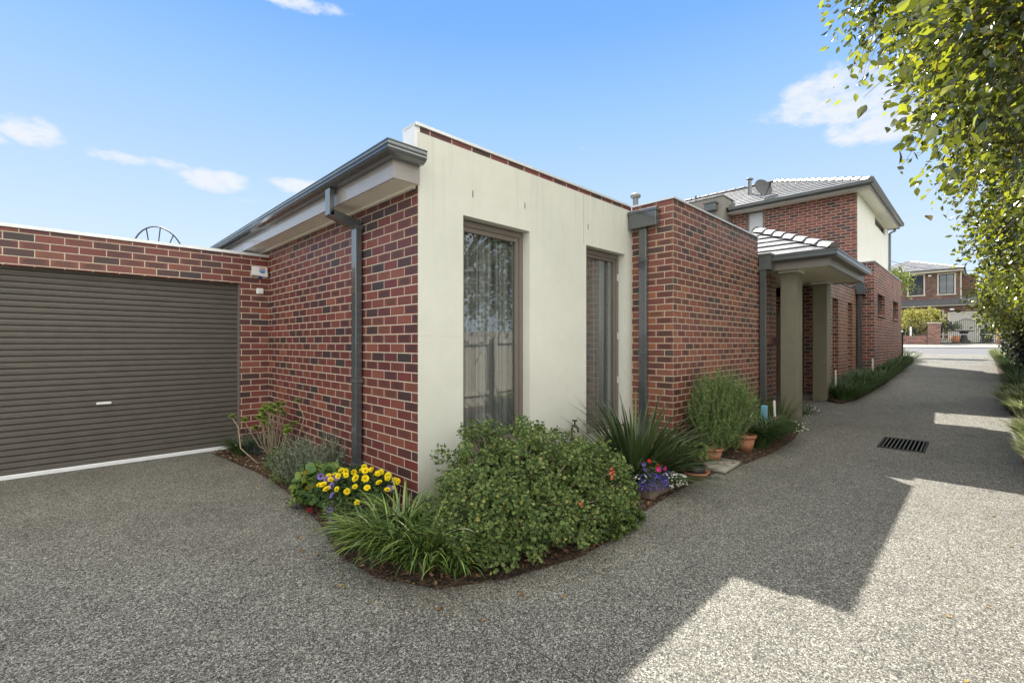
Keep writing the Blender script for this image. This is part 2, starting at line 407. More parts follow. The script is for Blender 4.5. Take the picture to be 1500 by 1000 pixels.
# roof tiles
def tile_mat(name, base):
    m, nt, b = newmat(name); G = geo(nt)
    c = ramp(nt, G.outputs['Random Per Island'], [(0, tuple(x * .8 for x in base)), (1, tuple(x * 1.15 for x in base))])
    c = mixc(nt, .5, c, ramp(nt, noise(nt, 7, 5, G.outputs['Position'], .65), [(.3, (.55, .55, .55)), (.7, (1, 1, 1))]), 'MULTIPLY')
    nt.links.new(c, b.inputs[0]); b.inputs['Roughness'].default_value = .42; b.inputs['Specular IOR Level'].default_value = .6
    bump(nt, b, noise(nt, 60, 3, G.outputs['Position']), .2, .004); return m
tiles_m = tile_mat('grey_concrete_tile', (.185, .185, .19))
tiles_far = tile_mat('grey_tile_far', (.24, .23, .23))

# mulch
def mulch():
    m, nt, b = newmat('bark_mulch'); P = geo(nt).outputs['Position']
    v = nd(nt, 'ShaderNodeTexVoronoi', inp={'Vector': P, 'Scale': 42.})
    s = nd(nt, 'ShaderNodeSeparateColor', inp={0: v.outputs['Color']}).outputs
    c = ramp(nt, s[0], [(0, (.02, .013, .009)), (.5, (.06, .035, .022)), (.85, (.13, .08, .05))])
    nt.links.new(c, b.inputs[0]); b.inputs['Roughness'].default_value = .95
    bump(nt, b, mth(nt, 'ADD', v.outputs['Distance'], noise(nt, 60, 3, P)), 1., .02); return m
mulch_m = mulch()
chip_m = leafmat('bark_chip', [(0, (.05, .025, .015)), (.5, (.13, .07, .04)), (.85, (.22, .12, .06)), (1, (.36, .24, .14))], tf=.02, rough=.9)

# foliage
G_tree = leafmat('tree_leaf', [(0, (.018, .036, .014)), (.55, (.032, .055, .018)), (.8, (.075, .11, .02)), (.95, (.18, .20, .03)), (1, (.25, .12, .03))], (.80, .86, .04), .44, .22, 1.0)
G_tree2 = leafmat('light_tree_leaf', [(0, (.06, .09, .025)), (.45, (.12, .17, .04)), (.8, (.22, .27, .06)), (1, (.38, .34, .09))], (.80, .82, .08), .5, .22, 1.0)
G_hedge = leafmat('dark_hedge_leaf', [(0, (.015, .025, .012)), (.8, (.035, .05, .02)), (1, (.10, .08, .03))], (.1, .18, .03), .1, .35, .4)
G_geran = leafmat('geranium_leaf', [(0, (.06, .10, .035)), (.45, (.12, .18, .055)), (.88, (.20, .27, .085)), (1, (.34, .31, .10))], (.2, .32, .06), .18, .6, .3)
G_lirio = leafmat('liriope_blade', [(0, (.035, .075, .02)), (.5, (.10, .17, .035)), (.88, (.22, .30, .07)), (.97, (.30, .34, .12)), (1, (.6, .55, .38))], (.2, .3, .05), .15, .35, .5)
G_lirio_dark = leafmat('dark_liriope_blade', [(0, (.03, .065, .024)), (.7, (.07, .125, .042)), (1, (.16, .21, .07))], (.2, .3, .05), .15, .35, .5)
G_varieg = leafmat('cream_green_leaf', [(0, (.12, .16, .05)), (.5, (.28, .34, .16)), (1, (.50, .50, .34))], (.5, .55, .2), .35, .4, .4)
G_flax = leafmat('flax_blade', [(0, (.03, .055, .022)), (.6, (.075, .12, .045)), (.93, (.09, .13, .05)), (1, (.25, .24, .14))], (.2, .3, .06), .12, .35, .5)
G_rosem = leafmat('rosemary_needle', [(0, (.06, .11, .035)), (.5, (.13, .20, .06)), (1, (.28, .37, .13))], (.2, .3, .06), .15, .5, .4)
G_lav = leafmat('lavender_leaf', [(0, (.10, .14, .10)), (.6, (.20, .25, .18)), (1, (.32, .38, .29))], (.2, .3, .1), .12, .7, .2)
G_blue = leafmat('bluegrey_leaf', [(0, (.05, .075, .08)), (1, (.14, .18, .19))], (.2, .3, .2), .1, .6, .3)
G_nast = leafmat('nasturtium_leaf', [(0, (.06, .12, .03)), (.7, (.11, .19, .05)), (1, (.25, .30, .06))], (.3, .45, .05), .25, .5, .35)
G_mari = leafmat('marigold_leaf', [(0, (.02, .05, .015)), (1, (.06, .11, .03))], (.2, .3, .05), .2, .5, .3)
G_aeo = leafmat('aeonium_leaf', [(0, (.14, .26, .04)), (.6, (.30, .42, .08)), (1, (.55, .60, .18))], (.4, .5, .08), .2, .35, .5)
G_small = leafmat('ground_leaf', [(0, (.04, .08, .02)), (.8, (.09, .15, .035)), (1, (.2, .22, .05))], (.25, .4, .05), .2, .45, .4)
G_yel = leafmat('yellow_green_weeping_leaf', [(0, (.25, .26, .05)), (1, (.60, .55, .18))], (.7, .65, .1), .3, .6, .3)
G_bush = leafmat('bright_tree_leaf', [(0, (.10, .15, .04)), (1, (.28, .34, .08))], (.5, .6, .08), .35, .5, .3)
def petal(name, a, b_, tf=.25): return leafmat(name, [(0, a), (1, b_)], b_, tf, .55, .3)
F_yel = petal('yellow_petal', (.86, .62, .008), (.95, .80, .02)); F_pur = petal('purple_petal', (.10, .05, .30), (.33, .25, .62)); F_pur_d = petal('deep_purple_throat', (.03, .01, .10), (.06, .02, .18))
F_org = petal('orange_petal', (.75, .22, .01), (.90, .42, .02)); F_dred = petal('dark_red_petal', (.12, .008, .01), (.22, .015, .015)); F_whi = petal('white_petal', (.78, .78, .74), (.9, .9, .86))
F_blu = petal('blue_lobelia_petal', (.06, .04, .34), (.18, .13, .60)); F_pnk = petal('pink_petal', (.65, .02, .22), (.80, .06, .32)); F_red = petal('red_petal', (.6, .01, .02), (.75, .03, .04)); F_coral = petal('coral_petal', (.8, .14, .08), (.85, .2, .12))

# ------------------------------------------------------------------ wall builder
def wall(mb, axis, a0, a1, front, back, z0, z1, holes=(), rim=True):
    """wall sheet with thickness along X (axis 'x') or Y (axis 'y'); front/back are plane coordinates; holes (a0,a1,z0,z1)"""
    P = (lambda a, d, z: (a, d, z)) if axis == 'x' else (lambda a, d, z: (d, a, z))
    As = sorted({a0, a1, *[h[0] for h in holes], *[h[1] for h in holes]}); Zs = sorted({z0, z1, *[h[2] for h in holes], *[h[3] for h in holes]})
    ins = lambda a, z: any(h[0] < a < h[1] and h[2] < z < h[3] for h in holes)
    for A, B in zip(As, As[1:]):
        for C_, D in zip(Zs, Zs[1:]):
            if ins((A + B) / 2, (C_ + D) / 2): continue
            for d in (front, back): mb.quad(P(A, d, C_), P(B, d, C_), P(B, d, D), P(A, d, D))
    for h in holes:
        for a in (h[0], h[1]): mb.quad(P(a, front, h[2]), P(a, back, h[2]), P(a, back, h[3]), P(a, front, h[3]))
        for z in (h[2], h[3]): mb.quad(P(h[0], front, z), P(h[1], front, z), P(h[1], back, z), P(h[0], back, z))
    if rim:
        for a in (a0, a1): mb.quad(P(a, front, z0), P(a, back, z0), P(a, back, z1), P(a, front, z1))
        for z in (z0, z1): mb.quad(P(a0, front, z), P(a1, front, z), P(a1, back, z), P(a0, back, z))
    return mb
def wbox(axis, a0, a1, d0, d1, z0, z1, mb=None, bev=0):
    mb = mb or MB()
    if axis == 'x': return mb.box(a0, a1, min(d0, d1), max(d0, d1), z0, z1, bev)
    return mb.box(min(d0, d1), max(d0, d1), a0, a1, z0, z1, bev)
def window(parent, axis, a0, a1, front, s, z0, z1, fw=.05, depth=.06, sash=0, mat=frame_m, gl=glass, curtain=None, sill=None, mull=(), name='window'):
    """s = +1 when the inside lies at larger depth coordinate"""
    fr = MB(); F = front; B = front + s * depth
    e = .003
    wbox(axis, a0 + e, a1 - e, F, B, z1 - fw, z1 - e, fr); wbox(axis, a0 + e, a1 - e, F, B, z0 + e, z0 + fw, fr)
    wbox(axis, a0 + e, a0 + fw, F, B, z0 + fw, z1 - fw, fr); wbox(axis, a1 - fw, a1 - e, F, B, z0 + fw, z1 - fw, fr)
    for mzz in mull: wbox(axis, mzz - .02, mzz + .02, F + s * .004, B, z0 + fw, z1 - fw, fr)
    if sash:
        F2 = F + s * .012; B2 = B - s * .005; q = fw + .002; w = sash
        for (x0, x1, zz0, zz1) in ((a0 + q, a1 - q, z1 - q - w, z1 - q), (a0 + q, a1 - q, z0 + q, z0 + q + w), (a0 + q, a0 + q + w, z0 + q + w, z1 - q - w), (a1 - q - w, a1 - q, z0 + q + w, z1 - q - w)):
            wbox(axis, x0, x1, F2, B2, zz0, zz1, fr)
    root = obj(name, fr, mat, parent)
    q = fw + sash - .004
    gp = F + s * (depth * .55)
    obj('pane', wbox(axis, a0 + q, a1 - q, gp, gp + s * .006, z0 + q, z1 - q), gl, root)
    if curtain:
        cm = MB(); n = int((a1 - a0) / .012); y = F + s * .15; vs = []
        for i in range(n + 1):
            a = a0 - .04 + (a1 - a0 + .08) * i / n
            d = y - .05 + .022 * math.sin(i * .9 + 1.3 * math.sin(i * .13)) + .012 * math.sin(i * .37)
            for z in (z0 - .02, z1 + .02): vs.append((a, d + (0 if z > 1 else .015 * math.sin(i * .5)), z) if axis == 'x' else (d, a, z))
        cm.add(vs, [(2 * i, 2 * i + 2, 2 * i + 3, 2 * i + 1) for i in range(n)], True)
        obj('curtain', cm, curtain, root)
    if sill: obj('sill', sill[0], sill[1], root)
    return root
def gutter(path, nrm, prof=None):
    """path: list of (x,y,z); nrm: outward (x,y) per segment"""
    prof = prof or [(0, 0), (.060, 0), (.098, .018), (.114, .040), (.110, .058), (.115, .061), (.111, .074), (.117, .078), (.114, .092), (.120, .096), (.120, .104), (.108, .105), (.10, .095), (0, .095)]
    mb = MB(); n = len(prof); vs = []
    for i, p in enumerate(path):
        if i == 0: m = nrm[0]
        elif i == len(path) - 1: m = nrm[-1]
        else:
            a, b = nrm[i - 1], nrm[i]; m = (a[0] + b[0], a[1] + b[1])
            if a == b: m = a
        for o, h in prof: vs.append((p[0] + m[0] * o, p[1] + m[1] * o, p[2] + h))
    fs = [(i * n + k, i * n + (k + 1) % n, (i + 1) * n + (k + 1) % n, (i + 1) * n + k) for i in range(len(path) - 1) for k in range(n)]
    fs += [tuple(range(n)), tuple(range((len(path) - 1) * n, len(path) * n))]
    return mb.add(vs, fs)
def tiled(mb, e0, e1, r0, r1, course=.32, tw=.3, th=.022):
    """concrete tiles on a roof slope: eave e0->e1, ridge r0->r1; every tile its own slightly tilted slab"""
    e0, e1, r0, r1 = map(Vector, (e0, e1, r0, r1))
    ud = (e1 - e0).normalized(); L = ((r0 + r1) / 2 - (e0 + e1) / 2)
    sl = (L - ud * L.dot(ud)); H = sl.length; sd = sl.normalized(); nn = ud.cross(sd)
    if nn.z < 0: nn = -nn
    nc = max(1, round(H / course)); ch = H / nc
    a_r0 = (r0 - e0).dot(ud); a_r1 = (r1 - e0).dot(ud); W = (e1 - e0).length
    for k in range(nc):
        t0, t1 = k / nc, (k + 1) / nc
        lo0, hi0 = a_r0 * t0, W + (a_r1 - W) * t0; lo1, hi1 = a_r0 * t1, W + (a_r1 - W) * t1
        off = (.5 * tw if k % 2 else 0)
        j = math.floor((min(lo0, lo1) - off) / tw)
        while True:
            A = off + j * tw; B = A + tw - .006; j += 1
            if A > max(hi0, hi1): break
            c = lambda a, lo, hi: min(max(a, lo), hi)
            q = [(c(A, lo0, hi0), t0, 1), (c(B, lo0, hi0), t0, 1), (c(B, lo1, hi1), t1, 0), (c(A, lo1, hi1), t1, 0)]
            if q[1][0] - q[0][0] < .02 and q[2][0] - q[3][0] < .02: continue
            jt = random.uniform(-.002, .003)
            top = [e0 + ud * a + sd * (t * H + (-.02 if lift else .0)) + nn * ((th + .016 + jt) if lift else .012) for a, t, lift in q]
            mid = None
            bot = [p - nn * .02 for p in top]
            mb.add(top + bot, [(0, 1, 2, 3), (0, 4, 5, 1), (0, 3, 7, 4), (1, 5, 6, 2)])
def caps(mb, p0, p1, w=.11, step=.36, h=.06):
    p0, p1 = Vector(p0), Vector(p1); L = (p1 - p0).length; n = max(1, round(L / step)); d = (p1 - p0).normalized()
    s_ = d.cross(Vector((0, 0, 1))).normalized(); u = s_.cross(d)
    for k in range(n):
        a = p0 + d * (k * L / n - .03); b = p0 + d * ((k + 1) * L / n)
        for_ = []
        for q, lift, ww in ((a, .03, w), (b, .0, w * .88)):
            for (x, z) in ((-1, -.45), (-.55, .55), (0, .9), (.55, .55), (1, -.45)): for_.append(q + s_ * ww * x + u * (h * z + lift))
        mb.add(for_, [(i, i + 1, 6 + i, 5 + i) for i in range(4)] + [(0, 1, 2, 3, 4), (5, 6, 7, 8, 9)])

# ------------------------------------------------------------------ ground, drive, street
def strip(mb, xs, y0f, y1f, dz, ny=1):
    vs = []; n = ny + 1
    for x in xs:
        for j in range(n):
            y = y0f(x) + (y1f(x) - y0f(x)) * j / ny; vs.append((x, y, g(x) + dz))
    mb.add(vs, [(i * n + j, (i + 1) * n + j, (i + 1) * n + j + 1, i * n + j + 1) for i in range(len(xs) - 1) for j in range(ny)])
    return mb
xs = [-400, -50, 0, 7, 8, 9.5, 12, 14, 16.3, 19, 22.5, 28, 34, 42, 46, 54, 80, 200, 600]
struct(obj('ground', strip(MB(), xs, lambda x: -400, lambda x: 400, -.05), grassg))
struct(obj('driveway', strip(MB(), [-12, 0, 7, 8, 9.5, 12, 14, 16.3, 19, 22.5, 28, 34], lambda x: -.35 if x > -1 else -.35, lambda x: 8.2, 0), agg))
struct(obj('street', strip(MB(), [34, 38, 42], lambda x: -120, lambda x: 120, -.012), asphalt))
fp = MB(); strip(fp, [42, 44, 46.4], lambda x: -120, lambda x: 120, .03)
fp.box(41.9, 42.05, -120, -2.2, 1.0, 1.30); fp.box(41.9, 42.05, 4.4, 120, 1.0, 1.30)
struct(obj('footpath', fp, concrete))
dv = MB(); strip(dv, [46.4, 50, 54.2], lambda x: -3.5, lambda x: 2.6, .01); struct(obj('concrete_driveway', dv, concrete))

BED = [(1.50, 7.30), (1.56, 6.86), (1.60, 6.40), (1.66, 5.83), (1.66, 5.03), (1.62, 4.51), (1.56, 3.87), (1.47, 3.45), (1.42, 3.17), (1.45, 2.72), (1.66, 2.32), (2.03, 2.12), (2.62, 1.97), (3.09, 1.98), (3.56, 2.09), (4.39, 2.16), (5.30, 2.16), (6.05, 2.06), (6.87, 1.99), (8.0, 1.99), (8.9, 2.12), (9.45, 2.40)]
BED_IN = [(2.24, 7.34), (2.24, 6.86), (2.24, 6.4), (2.24, 5.83), (2.24, 5.03), (2.24, 4.51), (2.24, 3.87), (2.24, 3.45), (2.26, 3.43), (2.3, 3.42), (2.5, 3.42), (2.8, 3.42), (3.2, 3.42), (3.6, 3.42), (4.2, 3.42), (5.0, 3.42), (5.75, 3.38), (5.95, 2.83), (6.87, 2.83), (8.0, 2.83), (8.9, 2.83), (9.45, 2.83)]
def bedsheet(outer, inner, dz=.03, rows=5):
    mb = MB(); n = rows + 1; vs = []
    fo, fi = [], []
    for k in range(len(outer) - 1):
        for q in range(3):
            t = q / 3; fo.append(tuple(a + (b - a) * t for a, b in zip(outer[k], outer[k + 1]))); fi.append(tuple(a + (b - a) * t for a, b in zip(inner[k], inner[k + 1])))
    fo.append(outer[-1]); fi.append(inner[-1])
    for (a, b) in zip(fo, fi):
        for j in range(n):
            t = j / rows; x = a[0] + (b[0] - a[0]) * t; y = a[1] + (b[1] - a[1]) * t
            z = g(x) + .003 + dz * min(1, t * 4) + random.uniform(0, .012) * (t > 0)
            vs.append((x, y, z))
    mb.add(vs, [(i * n + j, (i + 1) * n + j, (i + 1) * n + j + 1, i * n + j + 1) for i in range(len(fo) - 1) for j in range(rows)], True)
    return mb
struct(obj('garden_bed', bedsheet(BED, BED_IN), mulch_m))
LB = [(11.55, 2.02), (12.2, 1.88), (13.3, 1.80), (15.4, 1.74), (18.9, 1.78), (23, 1.85), (29, 2.13), (33.5, 2.5)]
LI = [(11.9, 2.48), (12.6, 2.48), (13.5, 2.48), (15.9, 2.48), (18.9, 2.1), (22.4, 2.1), (29, 6), (33.5, 6)]
struct(obj('garden_bed', bedsheet(LB, LI), mulch_m))
RB = [(x, -.35) for x in (-12, 0, 7, 9.5, 12, 16.3, 22.5, 28, 33.5)]; RI = [(x, -1.08) for x, _ in RB]
struct(obj('garden_bed', bedsheet(RB, RI), mulch_m))
# loose bark chips and fallen leaves (nobody could count them)
def in_bed(n, outer, inner):
    k = RNG.integers(0, len(outer) - 1, n); t = RNG.random(n); w = RNG.random(n) ** 1.3
    o = np.array(outer); i_ = np.array(inner)
    a = o[k] + (o[k + 1] - o[k]) * t[:, None]; b = i_[k] + (i_[k + 1] - i_[k]) * t[:, None]
    return a + (b - a) * w[:, None]
p2 = in_bed(5200, BED, BED_IN); P = np.c_[p2, [g(x) + .035 + random.uniform(0, .012) for x in p2[:, 0]]]
R = frames(rnd_dirs(5200, .3)[:len(P)] * [1, 1, 2], RNG.normal(size=(len(P), 3)) * [1, 1, .25])
CH = np.array([(-.25, 0, 0), (.25, .05, .05), (.22, 1, 0), (-.2, .9, .06)], float)
struct(np_mesh('bark_chips', *scatter_arr(CH, np.array([(0, 1, 2, 3)]), P, R, RNG.uniform(.012, .04, len(P))), chip_m), 'stuff')

n = 170; p3 = in_bed(n, BED, [(a + (a - c) * .25, b + (b - d) * .25) for (a, b), (c, d) in zip(BED, BED_IN)]); q2 = np.c_[RNG.uniform(1, 24, 120), -.33 + np.abs(RNG.normal(0, .25, 120))]
p3 = np.r_[p3 + RNG.normal(0, .06, p3.shape), q2]; P = np.c_[p3, [g(x) + .006 + random.uniform(0, .006) for x in p3[:, 0]]]
struct(np_mesh('fallen_leaves', *scatter_arr(LEAF, LEAFF, P, frames(RNG.normal(0, .25, (len(P), 3)) + [0, 0, 1], RNG.normal(size=(len(P), 3)) * [1, 1, .05]), RNG.uniform(.015, .04, len(P))), leafmat('fallen_leaf', [(0, (.07, .04, .02)), (.5, (.22, .12, .04)), (.85, (.42, .26, .06)), (1, (.10, .12, .04))], tf=.1, rough=.8)), 'stuff')
# drain grate
dg = thing('drain_grate', 'dark slotted steel drain grate set in the shaded driveway', 'drain', (8.5, .78, g(8.5) + .004))
def slab(mb, x0, x1, y0, y1, a, b_):     # little slab that follows the fall of the drive
    za, zb = g(x0), g(x1)
    return mb.add([(x0, y0, za + a), (x1, y0, zb + a), (x1, y1, zb + a), (x0, y1, za + a), (x0, y0, za + b_), (x1, y0, zb + b_), (x1, y1, zb + b_), (x0, y1, za + b_)], [(0, 1, 2, 3), (4, 5, 6, 7), (0, 1, 5, 4), (1, 2, 6, 5), (2, 3, 7, 6), (3, 0, 4, 7)])
fm = MB()
for q in ((8.16, 8.90, .525, .552), (8.16, 8.90, 1.0, 1.027), (8.16, 8.195, .5525, .9995), (8.865, 8.90, .5525, .9995)): slab(fm, *q, -.02, .012)
obj('frame', fm, M('dark_grate_frame', (.035, .035, .035), .85, spec=.2), dg)
bm_ = MB()
for k in range(10): y = .568 + k * .0445; slab(bm_, 8.196, 8.864, y, y + .013, .005, .010)
obj('bars', bm_, cast, dg)
obj('pit_shade_sheet', slab(MB(), 8.196, 8.864, .553, .999, -.01, .003), M('drain_depth_black', (.004, .004, .004), 1, spec=0), dg)  # flat black sheet painted as the dark depth below the bars

# ------------------------------------------------------------------ the front unit (brick_house)
XS, YR, YG, XW, YW, XE = 2.233, 3.42, 7.36, 5.723, 2.818, 8.967
H = thing('brick_house', 'low red brick and cream rendered unit with brown roller garage door', 'house', (XS, YR, 0))
w = MB(); wall(w, 'y', 3.43, 14, XS, XS + .2, -.1, 2.875); obj('side_wall', w, brick, H)
W1 = (2.727, 3.638, .40, 2.70); W2 = (4.655, 5.535, .38, 2.705)
w = MB(); wall(w, 'x', XS + .002, XW + .0, YR, YR + .2, -.1, 3.325, [W1, W2]); obj('rendered_wall', w, render_m, H)
obj('render_joint', MB().box(4.60, 4.605, YR - .0012, YR + .01, 2.72, 3.322), M('render_joint_line', (.30, .29, .25), .9), H)  # thin dark line of the vertical render joint
obj('render_crack', MB().box(XS + .01, 2.72, YR - .0008, YR + .004, 1.558, 1.5600), M('hairline', (.45, .44, .39), .9), H)
for x, z in ((2.84, 2.89), (3.56, 2.93), (4.69, 2.905)): obj('weep_vent', MB().box(x, x + .007, YR - .003, YR + .01, z, z + .065), black_m, H)

w = MB(); wall(w, 'x', XS + .03, XW, YR + .012, YR + .188, 3.325, 3.375); obj('parapet_wall', w, brick, H)
c = MB(); c.box(XS - .03, XW - .02, YR - .008, YR + .215, 3.377, 3.403); obj('parapet_capping', c, zinc, H)
c = MB(); c.box(XS - .03, XS + .026, YR + .014, YR + .20, 3.06, 3.374); obj('end_flashing', c, alu, H)
# wing
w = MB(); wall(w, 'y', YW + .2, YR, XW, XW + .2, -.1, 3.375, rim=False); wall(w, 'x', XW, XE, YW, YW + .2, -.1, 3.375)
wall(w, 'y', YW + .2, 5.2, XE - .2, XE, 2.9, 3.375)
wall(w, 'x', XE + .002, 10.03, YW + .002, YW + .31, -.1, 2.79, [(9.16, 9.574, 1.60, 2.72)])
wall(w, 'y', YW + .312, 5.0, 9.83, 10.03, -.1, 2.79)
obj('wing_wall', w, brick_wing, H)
c = MB(); c.prism([(XW - .02, YR - .0), (XW - .02, YW - .02), (XE + .02, YW - .02), (XE + .02, YW + .22), (XW + .22, YW + .22), (XW + .22, YR)], 3.377, 3.400); obj('parapet_capping', c, zinc, H)
window(H, 'x', 9.16, 9.574, YW + .22, 1, 1.60, 2.72, fw=.04)
b = MB()
for k in range(6): b.box(9.13 + k * .118, 9.13 + k * .118 + .108, YW - .085, YW - .001, 1.47, 1.598, .004)
for k in range(3): b.box(9.17 + k * .13, 9.17 + k * .13 + .12, YW + .004, YW + .21, 1.601, 1.612)
obj('brick_sill', b, M('sill_brick', (.12, .05, .045), .6, var=.3, scale=12), H)
# rear and hidden walls, roof
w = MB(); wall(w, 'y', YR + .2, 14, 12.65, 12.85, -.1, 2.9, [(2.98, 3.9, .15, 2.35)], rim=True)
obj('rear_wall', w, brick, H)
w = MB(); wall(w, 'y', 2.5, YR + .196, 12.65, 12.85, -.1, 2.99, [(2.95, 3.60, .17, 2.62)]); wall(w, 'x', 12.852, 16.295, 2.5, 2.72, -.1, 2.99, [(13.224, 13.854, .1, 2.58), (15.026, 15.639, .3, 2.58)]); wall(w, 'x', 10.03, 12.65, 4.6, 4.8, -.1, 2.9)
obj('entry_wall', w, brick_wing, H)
c = MB(); c.box(12.60, 16.29, 2.48, 2.74, 2.993, 3.018); obj('parapet_capping', c, slate2, H)
window(H, 'x', 13.224, 13.854, 2.62, 1, .12, 2.58, fw=.05); window(H, 'x', 15.026, 15.639, 2.62, 1, .32, 2.58, fw=.05)
d = MB(); d.box(12.70, 12.74, 2.955, 3.595, .18, 2.10, .006); dr = obj('front_door', d, M('door_beige_brown', (.22, .17, .13), .45, var=.08), H)
d = MB(); d.tube([(12.66, 3.02, 1.0), (12.66, 3.02, 1.25)], .012); obj('handle', d, alu, dr)
d = MB(); d.box(12.68, 12.75, 2.955, 3.595, 2.105, 2.15); d.box(12.70, 12.71, 2.955, 3.595, 2.16, 2.61); obj('door_transom', d, frame_m, dr)
rf = MB()
rf.box(2.0, 12.6, 5.0, 13.9, 2.94, 3.02); rf.box(2.44, 5.9, 3.625, 4.99, 2.94, 3.02); rf.box(5.93, 8.76, 3.03, 4.99, 2.93, 3.05); rf.box(2.0, 2.43, 3.44, 4.99, 2.94, 3.05)
rf.box(8.98, 12.6, 3.03, 4.99, 2.86, 2.9)
obj('flat_roof', rf, M('roof_steel', (.35, .36, .37), .4, var=.05), H)
# low-pitched steel roof of this unit (rises from the side gutter)
rp = MB(); rp.add([(1.92, 3.62, 3.09), (1.92, 13.9, 3.09), (5.6, 13.9, 3.30), (5.6, 3.62, 3.30), (9, 3.62, 3.12), (9, 13.9, 3.12)], [(0, 1, 2, 3), (3, 2, 5, 4)]); obj('roof_sheet', rp, M('roof_sheet_steel', (.3, .31, .32), .4), H)
# eave on the side wall
EX = 1.965; 
s_ = MB(); s_.box(EX + .012, XS - .003, YR - .035, 14, 2.862, 2.872); obj('soffit', s_, soffit_m, H)
s_ = MB(); s_.box(XS - .035, XS - .002, YR + .04, 14, 2.842, 2.8615); obj('soffit_bead', s_, soffit_m, H)
f_ = MB(); f_.box(EX, EX + .011, YR - .045, 14, 2.85, 3.06); f_.box(EX + .0115, XS - .014, YR - .045, YR - .036, 2.85, 3.06); obj('fascia', f_, fasc, H)
gt = gutter([(EX - .001, 14, 3.0), (EX - .001, YR - .047, 3.0), (2.215, YR - .047, 3.0)], [(-1, 0), (0, -1)]); go = obj('gutter', gt, slate, H)
st = MB()
obj('gutter_highlight_strip', gutter([(EX - .119, 14, 3.07), (EX - .119, YR - .165, 3.07), (2.212, YR - .165, 3.07)], [(-1, 0), (0, -1)], [(0, 0), (.003, 0), (.003, .005), (0, .005)]), M('gutter_highlight_paint', (.25, .29, .31), .3), go)  # thin paler strip paints the sky highlight along the gutter
# downpipe with swan neck
dp = MB(); dp.box(EX - .085, EX - .035, 4.42, 4.52, 2.74, 2.998, .004); dp.box(2.15, 2.215, 4.42, 4.52, -.02, 2.66, .004)
dp.add([(EX - .085, 4.42, 2.735), (EX - .035, 4.42, 2.80), (2.215, 4.42, 2.73), (2.15, 4.42, 2.655), (EX - .085, 4.52, 2.735), (EX - .035, 4.52, 2.80), (2.215, 4.52, 2.73), (2.15, 4.52, 2.655)], [(0, 1, 2, 3), (7, 6, 5, 4), (0, 4, 5, 1), (3, 2, 6, 7), (0, 3, 7, 4)])
dq = obj('downpipe', dp, slate, H)
for z in (1.1, 2.65, .25): obj('bracket', MB().box(2.146, 2.225, 4.412, 4.528, z, z + .03), slate2, dq)
# rainwater heads + downpipes
def rwh(x0, x1, y0, y1, z0, z1):
    m = MB(); m.box(x0, x1, y0, y1, z0, z1, .004); m.box(x0 - .012, x1 + .0, y0 - .012, y1 + .012, z1 - .03, z1 + .012, .003); return m
obj('rainwater_head', rwh(5.595, 5.719, 3.0, 3.40, 3.05, 3.275), slate, H)
d = MB(); d.box(5.655, 5.717, 3.17, 3.28, -.02, 3.048, .004); dq = obj('downpipe', d, slate, H)
for z in (2.6, 1.35): obj('bracket', MB().box(5.65, 5.72, 3.16, 3.29, z, z + .03), slate2, dq)
obj('rainwater_head', rwh(8.99, 9.2, 2.62, 2.812, 2.80, 3.08), slate2, H)
d = MB(); d.box(9.0, 9.08, 2.70, 2.80, .0, 2.80, .004); obj('downpipe', d, slate, H)
d = MB(); d.box(16.18, 16.28, 2.37, 2.47, .4, 2.85, .004); obj('downpipe', d, slate, H)
obj('rainwater_head', rwh(16.05, 16.28, 2.28, 2.49, 2.86, 3.17), slate, H)
# windows of the rendered wall
for (a0, a1, z0, z1) in (W1, W2):
    sl = MB(); sl.box(a0 + .004, a1 - .004, YR - .006, YR + .20, z0 - .0, z0 + .018)
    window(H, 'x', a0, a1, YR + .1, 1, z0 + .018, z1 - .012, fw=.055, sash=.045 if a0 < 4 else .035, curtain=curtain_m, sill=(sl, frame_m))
for z in (.95, 1.55, 2.35): obj('hinge', MB().box(5.50, 5.515, YR + .088, YR + .1, z, z + .09), zinc, H)
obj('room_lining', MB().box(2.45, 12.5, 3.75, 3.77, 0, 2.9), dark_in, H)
# garage
w = MB(); wall(w, 'x', -3.9, XS, YG, YG + .11, -.1, 2.745, [(-3.45, 1.859, -.05, 2.338)]); wall(w, 'y', YG + .112, 14, -3.9, -3.68, -.1, 2.745); wall(w, 'x', -3.68, XS, 13.8, 14, -.1, 2.745)
obj('garage_wall', w, brick_mat('red_brick_garage', RED, MORT, offx=XS + .0, par=0), H)
c = MB(); c.box(-3.95, XS - .003, YG - .025, YG + .24, 2.747, 2.785); obj('parapet_capping', c, zinc, H)
obj('garage_roof', MB().box(-3.68, 2.2, YG + .25, 13.8, 2.55, 2.6), dark_in, H)
lt = MB(); lt.box(-3.45, 1.859, YG + .005, YG + .105, 2.339, 2.3435); obj('lintel', lt, slate2, H)
# roller door: extruded rib profile
prof = []; z = .055; pitch = .0685; YD = YG + .115
while z < 2.46:
    prof += [(YD + .006, z), (YD - .010, z + .007), (YD - .013, z + .020), (YD - .001, z + .027), (YD - .006, z + .033), (YD - .006, z + .044), (YD + .003, z + .050), (YD + .014, z + .060)]
    z += pitch
vs = [(x, y, zz) for x in (-3.5, 1.90) for y, zz in prof]; n = len(prof)
dm = MB(); dm.add(vs, [(i, i + 1, n + i + 1, n + i) for i in range(n - 1)])
gd = obj('garage_door', dm, door_m, H)
obj('bottom_rail', MB().box(-3.5, 1.857, YD - .025, YD + .02, .004, .054, .006), alu, gd)
hm = MB(); hm.box(.344, .485, YD - .035, YD - .018, .755, .785, .006); hm.box(.36, .38, YD - .02, YD - .0, .76, .78); hm.box(.45, .47, YD - .02, YD, .76, .78)
obj('handle', hm, zinc, gd)
